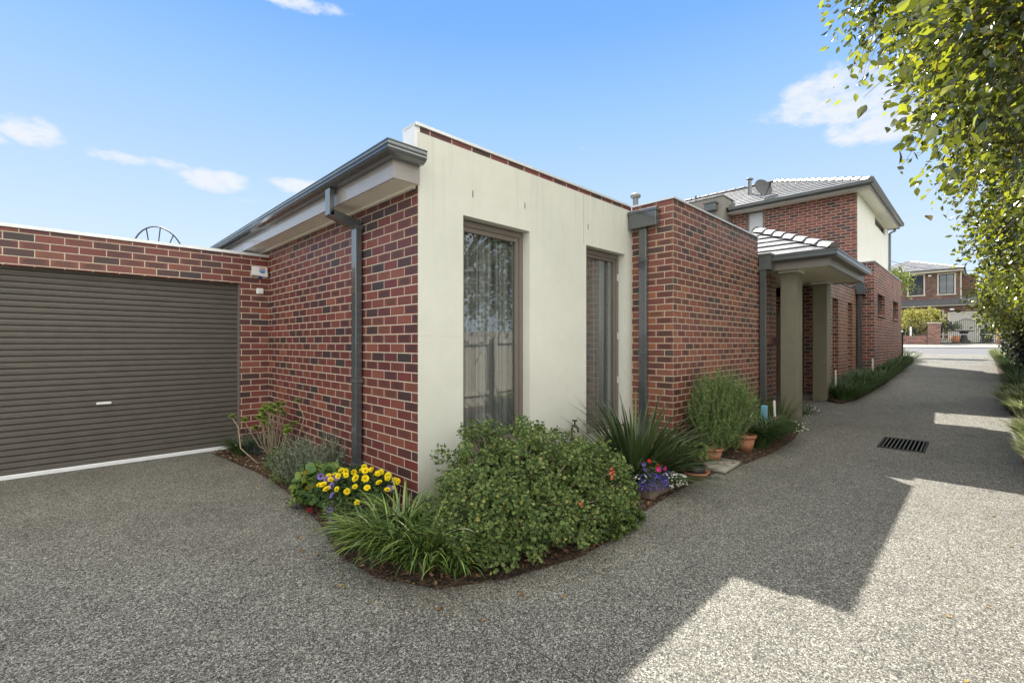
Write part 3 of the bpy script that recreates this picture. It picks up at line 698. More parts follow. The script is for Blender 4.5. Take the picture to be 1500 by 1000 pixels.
gm = MB(); gm.box(1.845, 1.858, YG + .03, YG + .109, 0, 2.335); obj('guide', gm, frame_m, gd)
# porch
pc = []
def column(x0, x1, y0, y1, z0):
    m = MB(); m.box(x0, x1, y0, y1, z0, 2.806, .006); o = obj('column', m, col_m, H)
    t = MB(); t.box(x0 - .03, x1 + .03, y0 - .03, y1 + .03, 2.776, 2.815, .004); obj('capital', t, render_m, o)
column(9.5, 9.85, 2.33, 2.60, 0); column(11.80, 12.14, 2.33, 2.60, 0)
s_ = MB(); s_.box(9.27, 12.40, 1.815, 4.6, 2.818, 2.83); obj('porch_soffit', s_, M('porch_soffit_paint', (.66, .62, .50), .6, var=.03), H)
for q in ((9.25, 9.268, 1.79, 2.75), (9.2682, 12.42, 1.79, 1.813), (12.402, 12.42, 1.8132, 2.5)): obj('fascia', MB().box(*q, 2.80, 2.95), taupe, H)
obj('gutter', gutter([(9.249, 2.62, 2.94), (9.249, 1.789, 2.94), (12.42, 1.789, 2.94)], [(-1, 0), (0, -1)], [(0, 0), (.10, 0), (.13, .025), (.13, .085), (.14, .09), (.14, .11), (0, .11)]), slate2, H)
tm = MB()
A = (9.16, 1.70, 3.045); B_ = (12.5, 1.70, 3.045); R0 = (10.9, 3.44, 3.90); 
tiled(tm, (9.16, 5.0, 3.045), A, (10.9, 5.0, 3.90), R0); tiled(tm, A, B_, R0, (12.5, 3.44, 3.90))
obj('porch_roof', tm, tiles_m, H)
cm = MB(); caps(cm, (9.2, 1.74, 3.10), (10.9, 3.44, 3.95)); caps(cm, (10.9, 3.44, 3.95), (12.5, 3.44, 3.95)); obj('ridge_caps', cm, tiles_m, H)
obj('roof_lining', MB().add([(9.2, 5, 3.03), (9.2, 1.75, 3.03), (12.48, 1.75, 3.03), (12.48, 3.44, 3.87), (10.9, 3.44, 3.87), (10.9, 5, 3.87)], [(0, 1, 4, 5), (1, 2, 3, 4)]), dark_in, H)
dl = MB(); dl.lathe((10.6, 2.9, 2.806), [(0, .002), (.045, .002), (.05, .0), (.05, .012)], 20); obj('downlight', dl, white_pl, H)
obj('sun_gap_filler', MB().box(8.97, 9.22, 2.84, 4.99, 2.905, 3.06), slate2, H); obj('sun_gap_filler', MB().box(12.40, 12.645, 2.52, 4.99, 2.905, 3.16), slate2, H)  # boxes added to close roof gaps that let slivers of sun through
pf = MB(); pf.box(9.9, 12.64, 2.62, 4.59, 0, .165, .006); obj('porch_floor', pf, concrete, H)

def attach(name, mb, mat, label, cat, loc, group=None):
    t = thing(name, label, cat, loc, group); return t
# alarm siren box
t = thing('alarm_box', 'white security alarm siren box with red and blue badge above the small sensor', 'alarm box', (2.1, 7.33, 2.45))
m = MB(); m.add([(1.999, 7.355, 2.46), (2.197, 7.355, 2.44), (2.197, 7.355, 2.60), (1.999, 7.355, 2.60), (1.999, 7.30, 2.475), (2.197, 7.30, 2.455), (2.197, 7.31, 2.595), (1.999, 7.31, 2.595)], [(4, 5, 6, 7), (3, 2, 6, 7), (0, 1, 5, 4), (0, 4, 7, 3), (1, 2, 6, 5)]); obj('case', m, white_pl, t)
m = MB(); pts = [(2.125 + .042 * math.cos(a), 7.298, 2.545 + .045 * math.sin(a)) for a in [PI + PI * k / 12 for k in range(13)]]; m.add(pts, [tuple(range(13))]); obj('badge', m, M('badge_blue', (.12, .28, .65), .4), t)
m = MB()
for k, (x, zz) in enumerate(((2.09, 2.566), (2.103, 2.563), (2.116, 2.567), (2.129, 2.564), (2.142, 2.568), (2.155, 2.565))): m.box(x, x + .009, 7.297, 7.299, zz, zz + .013)
m.box(2.09, 2.165, 7.297, 7.2985, 2.556, 2.559); obj('lettering', m, M('badge_red', (.6, .05, .07), .5), t)
m = MB(); m.lathe((2.10, 7.325, 2.425), [(.0, -.01), (.018, -.008), (.022, .01), (.022, .035)], 14); obj('strobe', m, M('strobe_blue', (.02, .03, .12), .1), t)
t = thing('wall_sensor', 'small square white sensor box on the brick pier below the alarm box', 'sensor', (2.1, 7.33, 2.2))
obj('case', MB().box(2.061, 2.151, 7.315, 7.358, 2.205, 2.287, .008), white_pl, t); obj('lens', MB().box(2.08, 2.13, 7.311, 7.316, 2.215, 2.24, .001), zinc, t)
# garden tap
t = thing('garden_tap', 'old brass garden tap on riser against the cream wall behind the shrub', 'tap', (4.42, 3.36, .9))
m = MB(); m.tube([(4.31, 3.375, 0), (4.31, 3.375, .450), (4.31, 3.37, .510)], .011); obj('riser', m, M('copper_pipe', (.12, .08, .05), .5, metal=.5), t)
m = MB(); m.tube([(4.31, 3.37, .530), (4.31, 3.31, .530), (4.31, 3.285, .510), (4.31, 3.28, .465)], [.014, .018, .015, .013]); m.tube([(4.31, 3.33, .530), (4.31, 3.33, .590)], .010); obj('spout', m, M('old_brass', (.10, .08, .05), .4, metal=.7), t)
m = MB(); m.tube([(4.275, 3.33, .595), (4.345, 3.33, .595)], .007); m.tube([(4.31, 3.295, .595), (4.31, 3.365, .595)], .007); obj('handle', m, iron, t)

# skeletal mesh dish above the garage
t = thing('wire_dish', 'old wire frame dish showing as thin dark hoops above the garage parapet', 'dish antenna', (1.1, 10, 2.6))
cx, cy, cz = 1.24, 9.6, 2.86
def hoop(rx, rz, dy, n=36): return [(cx + rx * math.cos(2 * PI * k / n), cy + dy + .28 * math.cos(2 * PI * k / n), cz + rz * math.sin(2 * PI * k / n)) for k in range(n + 1)]
m = MB(); m.tube(hoop(.40, .56, 0), .011, 6, False); obj('rim', m, iron, t)
m = MB(); m.tube(hoop(.27, .31, .22), .007, 6, False); obj('inner_hoop', m, iron, t)
m = MB()
for k in range(12):
    a = 2 * PI * k / 12; m.tube([(cx + .40 * math.cos(a), cy + .28 * math.cos(a), cz + .56 * math.sin(a)), (cx + .27 * math.cos(a), cy + .22 + .28 * math.cos(a) * .7, cz + .31 * math.sin(a)), (cx + .05 * math.cos(a), cy + .32, cz + .05 * math.sin(a))], [.009, .008, .006], 5)
m.tube([(cx + .36, cy + .2, cz - .0), (cx, cy - .35, cz + .1)], .007, 5); obj('rib', m, iron, t)
m = MB(); m.tube([(cx, cy + .33, cz), (cx, cy + .36, 2.58)], .02, 6); obj('mast', m, iron, t)
def flue(x, y, z0, z1, r_, label, mat=zinc):
    t = thing('roof_flue', label, 'flue', (x, y, z0))
    m = MB(); m.tube([(x, y, z0), (x, y, z1 - .05)], r_, 14); obj('pipe', m, mat, t)
    m = MB(); m.lathe((x, y, z1 - .07), [(0, 0), (r_ * 1.7, 0), (r_ * 1.9, .02), (r_ * 1.9, .05), (r_ * 1.5, .075), (0, .08)], 16); obj('cowl', m, mat, t)
flue(8.5, 5, 3.3, 4.55, .055, 'grey metal flue with round cowl rising behind the box gutter at the wing', M('galvanised_grey', (.20, .21, .21), .5, metal=.3))
flue(17.5, 5.76, 6.7, 7.31, .06, 'dark roof flue standing on the tiled roof beside the satellite dish', slate)
flue(15.9, 7.0, 6.2, 6.62, .02, 'thin vent pipe above the grey rendered parapet box', slate2)
t = thing('roof_ventilator', 'small dark roof cowl peeping over the far end of the long side gutter', 'roof vent', (4, 14, 3))
m = MB(); m.lathe((2.45, 13.0, 3.62), [(0, 0), (.30, 0), (.36, .03), (.30, .10), (0, .13)], 18); obj('cowl', m, slate2, t)
m = MB(); m.tube([(2.45, 13.0, 3.05), (2.45, 13.0, 3.62)], .12, 12); obj('throat', m, slate2, t)

# ------------------------------------------------------------------ two-storey townhouse
T = thing('townhouse', 'two storey brick and pale render townhouse with grey hip tiled roof behind the porch', 'house', (16.3, 2.5, .4))
XB = 16.3; XQ = 22.49; YP = 2.11; YU = 2.5
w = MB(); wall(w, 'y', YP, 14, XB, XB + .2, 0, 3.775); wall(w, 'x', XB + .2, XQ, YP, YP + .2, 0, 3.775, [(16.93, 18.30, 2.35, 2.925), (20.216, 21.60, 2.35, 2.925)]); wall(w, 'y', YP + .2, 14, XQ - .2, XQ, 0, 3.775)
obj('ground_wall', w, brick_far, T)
c = MB(); c.box(XB - .03, XQ + .03, YP - .025, YP + .24, 3.777, 3.80); c.box(XB - .03, XB + .24, YP + .2405, YU + .3, 3.777, 3.80); obj('parapet_capping', c, zinc, T)
for a0, a1 in ((16.93, 18.30), (20.216, 21.60)):
    sl = MB(); 
    for k in range(int((a1 - a0) / .12)): sl.box(a0 + k * .12, a0 + k * .12 + .11, YP - .035, YP + .1, 2.26, 2.348, .004)
    window(T, 'x', a0, a1, YP + .11, 1, 2.35, 2.925, fw=.05, gl=glass_dark, sill=(sl, brick_far))
obj('parapet_roof', MB().box(XB + .2, XQ - .2, YP + .2, 13.9, 3.4, 3.45), slate2, T)
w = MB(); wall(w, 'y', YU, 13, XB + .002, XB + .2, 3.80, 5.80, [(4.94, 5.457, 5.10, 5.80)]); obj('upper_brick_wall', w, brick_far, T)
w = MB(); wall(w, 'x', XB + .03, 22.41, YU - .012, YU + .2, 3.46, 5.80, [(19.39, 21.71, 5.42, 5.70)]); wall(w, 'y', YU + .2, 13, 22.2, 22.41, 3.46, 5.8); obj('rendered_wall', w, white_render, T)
window(T, 'y', 4.94, 5.457, XB + .05, 1, 5.10, 5.80, fw=.05, gl=M('frosted_pane', (.55, .57, .60), .25, var=.05), mat=taupe)
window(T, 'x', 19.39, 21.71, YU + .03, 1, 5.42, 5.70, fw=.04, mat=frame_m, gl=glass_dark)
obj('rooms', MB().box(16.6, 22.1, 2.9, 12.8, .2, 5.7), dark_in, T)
GX0, GX1, GY0 = 15.92, 22.55, 2.15
s_ = MB(); s_.box(GX0 + .02, GX1 - .02, GY0 + .02, 13.2, 5.80, 5.815); obj('soffit', s_, soffit_m, T)
f_ = MB(); f_.box(GX0, GX0 + .018, GY0, 5.88, 5.77, 5.93); f_.box(GX0 + .0182, GX1, GY0, GY0 + .018, 5.77, 5.93); f_.box(GX1 - .018, GX1, GY0 + .0182, 13.2, 5.77, 5.93); obj('fascia', f_, taupe, T)
obj('gutter', gutter([(GX0 - .001, 5.88, 5.85), (GX0 - .001, GY0 - .001, 5.85), (GX1, GY0 - .001, 5.85), (GX1, 13.2, 5.85)], [(-1, 0), (0, -1), (1, 0)]), slate2, T)
z0 = 5.95; ax = (GX0 + GX1) / 2; hw = (GX1 - GX0) / 2 + .06; zt = z0 + hw * math.tan(math.radians(25))
e = [(GX0 - .06, GY0 - .06), (GX1 + .06, GY0 - .06)]; ap = (ax, GY0 - .06 + hw)
tm = MB()
tiled(tm, (e[0][0], 13.3, z0), (*e[0], z0), (ax, 13.3, zt), (*ap, zt)); tiled(tm, (*e[0], z0), (*e[1], z0), (*ap, zt), (*ap, zt)); tiled(tm, (*e[1], z0), (e[1][0], 13.3, z0), (*ap, zt), (ax, 13.3, zt))
obj('roof', tm, tiles_m, T)
cm = MB(); caps(cm, (e[0][0] + .05, e[0][1] + .05, z0 + .04), (*ap, zt + .04)); caps(cm, (*ap, zt + .04), (ax, 13.3, zt + .04)); caps(cm, (e[1][0] - .05, e[1][1] + .05, z0 + .04), (*ap, zt + .04)); obj('ridge_caps', cm, tiles_m, T)
obj('roof_lining', MB().add([(*e[0], z0 - .02), (*e[1], z0 - .02), (*ap, zt - .03), (ax, 13.3, zt - .03), (e[0][0], 13.3, z0 - .02), (e[1][0], 13.3, z0 - .02)], [(0, 1, 2), (0, 2, 3, 4), (1, 5, 3, 2)]), dark_in, T)
# rendered parapet box with wall vent
b = MB(); b.box(15.6, 16.29, 5.95, 11.0, 3.81, 6.32); b.box(16.291, 16.5, 5.955, 11, 5.9, 6.315); obj('rendered_box', b, grey_render, T)
obj('box_capping', MB().box(15.57, 16.54, 5.92, 11.02, 6.322, 6.345), slate2, T)
b = MB(); b.box(15.36, 15.598, 6.13, 6.48, 5.86, 6.10, .01); b.box(15.33, 15.598, 6.10, 6.51, 6.10, 6.13); obj('wall_vent', b, slate2, T)
d = MB(); d.tube([(22.56, 2.3, 5.85), (22.56, 2.3, 5.72), (22.46, 2.44, 5.62), (22.46, 2.44, 3.5)], .045, 8); obj('downpipe', d, slate, T)
obj('meter_pipe', MB().tube([(22.52, 2.08, .6), (22.52, 2.08, 1.9)], .03, 8), black_m, T)
# small satellite dish
t = thing('satellite_dish', 'round grey satellite dish on the tiled roof of the two storey townhouse', 'satellite dish', (16.5, 5.0, 6.2))
dc = Vector((16.45, 5.03, 6.53)); ax_ = Vector((-.55, -.75, .35)).normalized(); sx = ax_.cross(Vector((0, 0, 1))).normalized(); sz = sx.cross(ax_)
m = MB(); vs = []
for i in range(7):
    r_ = .30 * i / 6
    for k in range(24): a = 2 * PI * k / 24; vs.append(dc + sx * r_ * math.cos(a) + sz * r_ * 1.08 * math.sin(a) + ax_ * (r_ * r_ * .7))
m.add(vs, [(i * 24 + k, i * 24 + (k + 1) % 24, (i + 1) * 24 + (k + 1) % 24, (i + 1) * 24 + k) for i in range(6) for k in range(24)], True); obj('reflector', m, M('dish_grey', (.045, .045, .05), .5), t)
m = MB(); m.tube([dc - sz * .28 + ax_ * .06, dc - sz * .12 + ax_ * .33], .012, 6); m.tube([dc + ax_ * .30 - sz * .16, dc + ax_ * .38 - sz * .06], .03, 8); obj('feed_arm', m, black_m, t)
m = MB(); m.tube([dc, dc - ax_ * .1, (16.55, 5.12, 6.12)], .02, 8); obj('mast', m, zinc, t)

# ------------------------------------------------------------------ far house across the street
FH = thing('far_house', 'two storey brown brick house with pale window surrounds across the street', 'house', (54, 2, 1.75))
XF = 54; fb = brick_mat('brown_brick_far', [(p, (c_[0] * .9 + .03, c_[1] * 1.5 + .02, c_[2] * 1.5 + .015)) for p, c_ in RED], (.33, .28, .24), rough=.8)
cream = M('cream_trim', (.52, .48, .40), .7, var=.05)
w = MB(); wall(w, 'y', 1.29, 9.5, XF, XF + .2, 5.0, 7.75, [(3.56, 4.55, 5.68, 7.40), (1.62, 2.58, 5.66, 7.33)]); wall(w, 'x', XF + .2, XF + 8, 1.29, 1.49, 5.0, 7.75)
obj('upper_wall', w, fb, FH)
w = MB(); wall(w, 'y', -4, 9.5, XF, XF + .2, 1.4, 4.62, [(-2.9, 1.90, 1.70, 3.97), (2.35, 3.0, 1.9, 4.2), (3.9, 5.2, 2.3, 4.2)]); obj('lower_wall', w, fb, FH)
obj('side_wing', MB().box(XF + 3, XF + 8, .2, 1.28, 3.5, 7.5), fb, FH)
for (a0, a1, z0_, z1_) in ((3.56, 4.55, 5.68, 7.40), (1.62, 2.58, 5.66, 7.33), (2.35, 3.0, 1.9, 4.2)):
    tr = MB(); o = .10
    tr.box(XF - .04, XF - .001, a0 - o, a1 + o, z1_, z1_ + o); tr.box(XF - .06, XF - .001, a0 - o - .04, a1 + o + .04, z0_ - o, z0_); tr.box(XF - .04, XF - .001, a0 - o, a0, z0_, z1_); tr.box(XF - .04, XF - .001, a1, a1 + o, z0_, z1_)
    window(FH, 'y', a0, a1, XF + .05, 1, z0_, z1_, fw=.06, mat=black_m, gl=glass_dark if a0 > 2 else glassmat('sky_lit_glass', (.4, .45, .5), 1.9, 1.2), mull=((a0 + a1) / 2,), sill=(tr, cream))
w = MB(); w.box(XF - .02, XF + .06, -2.9, 1.9, 1.75, 3.95)
gdo = obj('garage_door', w, M('pale_garage_door', (.44, .42, .38), .6, var=.04), FH)
tr = MB(); tr.box(XF - .05, XF - .021, 1.9, 2.03, 1.75, 4.09); tr.box(XF - .05, XF - .021, -2.95, 1.899, 3.96, 4.09); obj('trim', tr, cream, gdo)
obj('rooms', MB().box(XF + .4, XF + 7.5, 1.7, 9.2, 1.8, 7.4), dark_in, FH)
c = MB(); c.box(XF - .45, XF + .0, -4.2, 9.5, 4.62, 4.78); obj('lower_fascia', c, cream, FH)
c = MB(); c.box(XF - .5, XF - .46, -4.3, 9.5, 4.70, 5.02); c.add([(XF - .46, -4.3, 4.97), (XF - .46, 9.5, 4.97), (XF - .001, 9.5, 5.25), (XF - .001, 1.3, 5.25), (XF + 2.9, 1.25, 5.65), (XF + 1.6, -2.3, 5.5)], [(0, 1, 2, 3, 4, 5)]); obj('lower_roof', c, M('dark_lower_roof', (.09, .09, .10), .5), FH)
c = MB(); c.box(XF - .45, XF + 8, 1.05, 10, 7.50, 7.72); obj('eave', c, cream, FH)
obj('gutter', gutter([(XF - .45, 10, 7.66), (XF - .45, 1.04, 7.66), (XF + 8, 1.04, 7.66)], [(-1, 0), (0, -1)]), slate2, FH)
tm = MB(); z0 = 7.75; A = (XF - .5, 1.0, z0); B2 = (XF + 8.1, 1.0, z0); C2 = (XF - .5, 8.3, z0); ap1 = (XF + 3.2, 4.7, 9.15)
ap2 = (XF + 4.6, 4.7, 9.15)
tiled(tm, C2, A, ap1, ap1, .5, .5); tiled(tm, A, B2, ap1, ap2, .5, .5); obj('roof', tm, tiles_far, FH)
obj('roof_lining', MB().add([C2, A, B2, ap1, ap2], [(0, 1, 3), (1, 2, 4, 3)]), tiles_far, FH)
cm = MB(); caps(cm, A, ap1, .12, .5); caps(cm, C2, ap1, .12, .5); obj('ridge_caps', cm, tiles_far, FH)
m = MB(); m.tube([(XF - .03, 1.22, 4.9), (XF - .03, 1.22, 7.6)], .05, 6); obj('downpipe', m, cream, FH)
m = MB(); m.box(XF - .2, XF - .005, 3.05, 3.25, 7.22, 7.34); obj('eave_light', m, white_pl, FH)
m = MB(); m.box(XF - .25, XF - .005, 1.62, 1.88, 4.25, 4.40); obj('flood_light', m, white_pl, FH)
m = MB(); m.box(XF - .15, XF - .005, 2.08, 2.24, 3.65, 3.98); obj('wall_lamp', m, M('lamp_grey', (.3, .3, .3), .4), FH)
# fence, gate
FF = thing('front_fence', 'low orange brick front fence with square pillars across the street', 'fence', (46.2, 3, 1.33))
ob = brick_mat('orange_brick', [(p, (c_[0] * 1.25 + .08, c_[1] * 2.0 + .05, c_[2] * 2 + .035)) for p, c_ in RED], (.5, .42, .34), rough=.8)
def pillar(y0, y1, x0=46.0, zt=2.92):
    o = obj('pillar', MB().box(x0, x0 + .75, y0, y1, 1.2, zt), ob, FF)
    obj('cap', MB().box(x0 - .05, x0 + .80, y0 - .05, y1 + .05, zt + .002, zt + .08, .01), cream, o)
pillar(2.12, 2.80); pillar(-1.35, -.72)
obj('low_wall', MB().box(46.1, 46.35, 2.805, 9.5, 1.2, 2.02), ob, FF); obj('low_wall', MB().box(46.1, 46.35, -9, -1.355, 1.2, 2.02), ob, FF)
m = MB()
for k in range(40): y = 2.86 + k * .16; m.box(46.22, 46.235, y, y + .015, 2.022, 2.68)
m.box(46.215, 46.24, 2.806, 9.3, 2.64, 2.67); obj('infill_railing', m, iron, FF)
obj('post', MB().box(46.18, 46.27, 3.72, 3.83, 2.022, 2.72), white_pl, FF)
GT = thing('iron_gate', 'black wrought iron driveway gate with arched top between brick pillars across the street', 'gate', (46.2, .7, 1.36))
def arch(y): t = (y + .70) / 2.80; return 2.62 + .55 * math.exp(-((t - .52) / .27) ** 2) + .06 * (t > .9)
m = MB()
for k in range(27): y = -.68 + k * .1045; m.tube([(46.2, y, 1.46), (46.2, y, arch(y) + .10)], .017, 5)
obj('bars', m, iron, GT)
m = MB(); m.tube([(46.2, -.70 + i * .1, arch(-.70 + i * .1)) for i in range(29)], .02, 5); obj('arched_rail', m, iron, GT)
m = MB(); m.box(46.17, 46.23, -.71, 2.11, 2.07, 2.13); obj('middle_rail', m, M('grey_rail', (.3, .3, .3), .5), GT)
obj('bottom_rail', MB().box(46.17, 46.23, -.71, 2.11, 1.42, 1.50), iron, GT)
t = thing('wheelie_bin', 'dark wheelie bin with green lid behind the iron gate', 'bin', (49.5, .2, 1.55))
m = MB(); m.add([(49.3, -.55, 1.56), (49.3, .0, 1.56), (49.9, .0, 1.56), (49.9, -.55, 1.56), (49.2, -.62, 2.5), (49.2, .07, 2.5), (49.95, .07, 2.5), (49.95, -.62, 2.5)], [(0, 1, 2, 3), (0, 1, 5, 4), (1, 2, 6, 5), (2, 3, 7, 6), (3, 0, 4, 7)]); obj('body', m, M('bin_dark', (.02, .03, .025), .5), t)
obj('lid', MB().box(49.12, 49.98, -.66, .11, 2.502, 2.60, .02), M('bin_green_lid', (.02, .22, .08), .45), t)
for y in (-.64, .02): obj('wheel', MB().tube([(49.93, y, 1.66), (49.93, y + .07, 1.66)], .1, 12), black_m, t)
t = thing('garden_table', 'dark round pedestal garden table behind the iron gate', 'table', (49.5, .95, 1.55))
m = MB(); m.lathe((49.5, .95, 2.38), [(0, 0), (.55, .0), (.57, .03), (.55, .06), (0, .07)], 24); obj('table_top', m, M('dark_table', (.03, .028, .028), .5), t)
m = MB(); m.lathe((49.5, .95, 1.56), [(.42, 0), (.40, .06), (.2, .2), (.16, .55), (.3, .8), (0, .82)], 16); obj('pedestal', m, M('dark_pedestal', (.035, .03, .03), .6), t)

# power lines
t = tag(obj('power_line', MB().tube([(30, 6 + 0, 6.95), (38, 2.9, 6.15 + .0), (46, -.6, 6.35), (60, -7, 7.6)], .012, 5), black_m, origin=(38, 3, 6.2)), 'dark overhead power cable crossing the sky above the far street', 'cable')

# ------------------------------------------------------------------ right side paling fence
PF = thing('paling_fence', 'grey timber paling fence along the right edge of the driveway', 'fence', (8, -1.15, 0))
m = MB(); x = -8
while x < 29.8:
    z1 = g(x) + 1.75 + random.uniform(-.01, .01)
    m.box(x, x + .098, -1.125 + random.uniform(-.004, .004), -1.108, g(x) - .05, z1); x += .103
obj('palings', m, pal_m, PF)
m = MB()
for (a, b_) in ((-8, 0), (0, 7), (7, 12), (12, 16.3), (16.3, 22.5), (22.5, 29.8)):
    for h in (.28, 1.45):
        za, zb = g(a) + h, g(b_) + h; m.add([(a, -1.106, za), (b_, -1.106, zb), (b_, -1.106, zb + .075), (a, -1.106, za + .075), (a, -1.07, za), (b_, -1.07, zb), (b_, -1.07, zb + .075), (a, -1.07, za + .075)], [(0, 1, 2, 3), (4, 5, 6, 7), (2, 3, 7, 6), (0, 1, 5, 4)])
obj('rails', m, pal_m, PF)
x = -7
while x < 30: obj('post', MB().box(x, x + .1, -1.069, -.99, g(x) - .1, g(x) + 1.62), pal_m, PF); x += 2.4
obj('end_post', MB().box(27.0, 27.12, -1.06, -.97, .7, 2.68, .01), M('painted_post', (.45, .47, .42), .6), PF)

# ------------------------------------------------------------------ plants
UP = np.array([0, 0, 1.])
def lirio(name, label, n, L, mat, group=None, rad=.09, w=.008, loc=(0, 0, 0), lean=(1.0, 2.2), seg=6, bias=None):
    t = thing(name, label, 'plant', loc, group)
    a = RNG.uniform(0, 2 * PI, n)
    if bias is not None: a = np.where(RNG.random(n) < .55, bias + RNG.normal(0, .9, n), a)
    r_ = rad * np.sqrt(RNG.random(n)); base = np.c_[r_ * np.cos(a), r_ * np.sin(a), np.zeros(n)] + np.array(loc)
    az = a + RNG.normal(0, .5, n); LL = L * RNG.uniform(.6, 1.1, n)
    blades('leaves', base, az, LL, np.full(n, w) * RNG.uniform(.7, 1.2, n), RNG.uniform(.05, .55, n), RNG.uniform(lean[0], lean[1], n), mat, t, seg=seg)
    return t
# big arching clump at the corner
t = thing('liriope_clump', 'large arching strappy grass clump with pale tips at the house corner by the marigolds', 'plant', (1.75, 3.0, .02))
parts_ = []
for (cx_, cy_, n, L) in ((1.68, 2.90, 300, .50), (1.76, 2.62, 260, .47), (1.94, 3.12, 180, .50), (1.64, 3.18, 130, .38), (1.88, 2.44, 120, .38)):
    a = RNG.uniform(0, 2 * PI, n); a = np.where(RNG.random(n) < .6, PI * 1.18 + RNG.normal(0, .75, n), a); r_ = .13 * np.sqrt(RNG.random(n))
    base = np.c_[cx_ + r_ * np.cos(a), cy_ + r_ * np.sin(a), np.full(n, .02)]
    parts_.append(blades('x', base, a + RNG.normal(0, .35, n), L * RNG.uniform(.6, 1.12, n), np.full(n, .0185) * RNG.uniform(.7, 1.2, n), RNG.uniform(.15, .7, n), RNG.uniform(1.4, 2.4, n), None, seg=7, ret=True))
np_mesh('leaves', *merge(parts_), G_lirio, t, smooth=True)

def mound(center, rad, n, up=.3, shell=.25, base=0.):
    """points and outward normals on a lumpy dome"""
    d = rnd_dirs(n, -.12); d = d[:n]
    lump = 1 + .10 * np.sin(d[:, 0] * 7 + 1) * np.cos(d[:, 1] * 6) + .07 * np.sin(d[:, 2] * 11 + d[:, 0] * 5)
    rr = (1 - shell * RNG.random(len(d)) ** 2) * lump
    P = np.array(center) + d * np.array(rad) * rr[:, None]; P[:, 2] = np.maximum(P[:, 2], base + .01)
    N_ = d / np.array(rad); N_ /= np.linalg.norm(N_, axis=1, keepdims=True); N_ = N_ + UP * up
    return P, N_
def leafy(center_rad, n, size, tmpl, mat, parent, name='foliage', up=.5, jit=.7, shell=.3, base=0., keep=None):
    out = []
    for (c_, r_), k in zip(center_rad, n):
        P, N_ = mound(c_, r_, k, up, shell, base)
        if keep is not None: q = keep(P); P, N_ = P[q], N_[q]
        N_ = N_ + RNG.normal(0, jit, N_.shape); N_ /= np.linalg.norm(N_, axis=1, keepdims=True)
        tdir = RNG.normal(size=N_.shape) + (P - np.array(c_)) * 1.0
        out.append(scatter_arr(tmpl[0], tmpl[1], P, frames(N_, tdir), RNG.uniform(.65, 1.15, len(P)) * size))
    return np_mesh(name, *merge(out), mat, parent)
def blossoms(parent, pts, size, mat, throat=None, tm=None, face=(-.6, -.65, .45)):
    for p in pts:
        P = np.array([p], float); Rm = frames(np.array([face]) + RNG.normal(0, .25, (1, 3)), RNG.normal(size=(1, 3)))
        o = np_mesh('flower', *scatter_arr(*(tm or PETU), P, Rm, size), mat, parent)
        if throat: np_mesh('flower_throat', *scatter_arr(FLOWER5[0] * [.5, .5, .2] + [0, 0, .10], FLOWER5[1], P, Rm, size), throat, o)
PETU = fan(15, lambda a, k: ((.5, .47, .42)[k % 3] * math.cos(a), (.5, .47, .42)[k % 3] * math.sin(a), .22)); PETU[0][0] = (0, 0, -.05)
# geranium shrub: rosettes of crinkled leaves on many branch tips
t = thing('geranium_shrub', 'big rounded scented geranium bush in front of the cream wall and tall window', 'shrub', (2.7, 2.75, .02))
tips = []; lobes = [((2.70, 2.66, .31), (.64, .56, .42), 70), ((2.30, 2.43, .22), (.36, .40, .28), 36), ((3.08, 2.45, .28), (.50, .42, .34), 40), ((2.58, 2.20, .16), (.60, .28, .25), 44), ((3.0, 2.85, .38), (.45, .36, .32), 24), ((3.22, 2.30, .13), (.34, .28, .18), 22), ((2.06, 2.38, .12), (.24, .30, .18), 18)]
PP, NN = [], []
for c_, r_, k in lobes:
    P, N_ = mound(c_, r_, k * 4, .3, .05)
    inside = np.zeros(len(P), bool)
    for c2, r2, _ in lobes:
        if c2 != c_: inside |= (((P - np.array(c2)) / np.array(r2)) ** 2).sum(1) < .80
    q = (~inside) & (P[:, 1] < 3.36); PP.append(P[q]); NN.append(N_[q])
TP, TN = np.concatenate(PP), np.concatenate(NN); TN /= np.linalg.norm(TN, axis=1, keepdims=True)
keepi = []
HOL = [np.array(q) for q in ((2.35, 2.12, .36), (2.75, 2.05, .30), (2.2, 2.2, .2), (3.05, 2.2, .2))]
for i in range(len(TP)):
    if min(np.sum((TP[i] - h) ** 2) for h in HOL) < .017: continue
    if all(np.sum((TP[i] - TP[j]) ** 2) > .0085 for j in keepi): keepi.append(i)
TP, TN = TP[keepi], TN[keepi]; TP = TP - TN * RNG.uniform(-.085, .10, (len(TP), 1))
lp, ln, lt = [], [], []
for p, nv in zip(TP, TN):
    rr = RNG.uniform(.05, .095); k = int(58 * (rr / .06) ** 2 * RNG.uniform(.7, 1.2))
    dd = RNG.normal(size=(k, 3)); dd /= np.linalg.norm(dd, axis=1, keepdims=True); dd += nv * .55
    lp.append(p + dd * rr * RNG.uniform(.45, 1.05, (k, 1))); ln.append(dd + nv * .5 + UP * .35); lt.append(RNG.normal(size=(k, 3)) + dd)
lp, ln, lt = map(np.concatenate, (lp, ln, lt)); q = (lp[:, 2] > .01) & (lp[:, 1] < 3.4); lp, ln, lt = lp[q], ln[q], lt[q]
ln /= np.linalg.norm(ln, axis=1, keepdims=True)
np_mesh('foliage', *scatter_arr(*CRINK, lp, frames(ln, lt), RNG.uniform(.015, .033, len(lp))), G_geran, t)
fl_ = []
for c_, r_, k in lobes:
    P, N_ = mound(c_, tuple(q * .80 for q in r_), k * 45, .3, .25); P, N_ = P[P[:, 1] < 3.38], N_[P[:, 1] < 3.38]; fl_.append(scatter_arr(*CRINK, P, frames(N_ + RNG.normal(0, .6, N_.shape), RNG.normal(size=N_.shape)), .036))
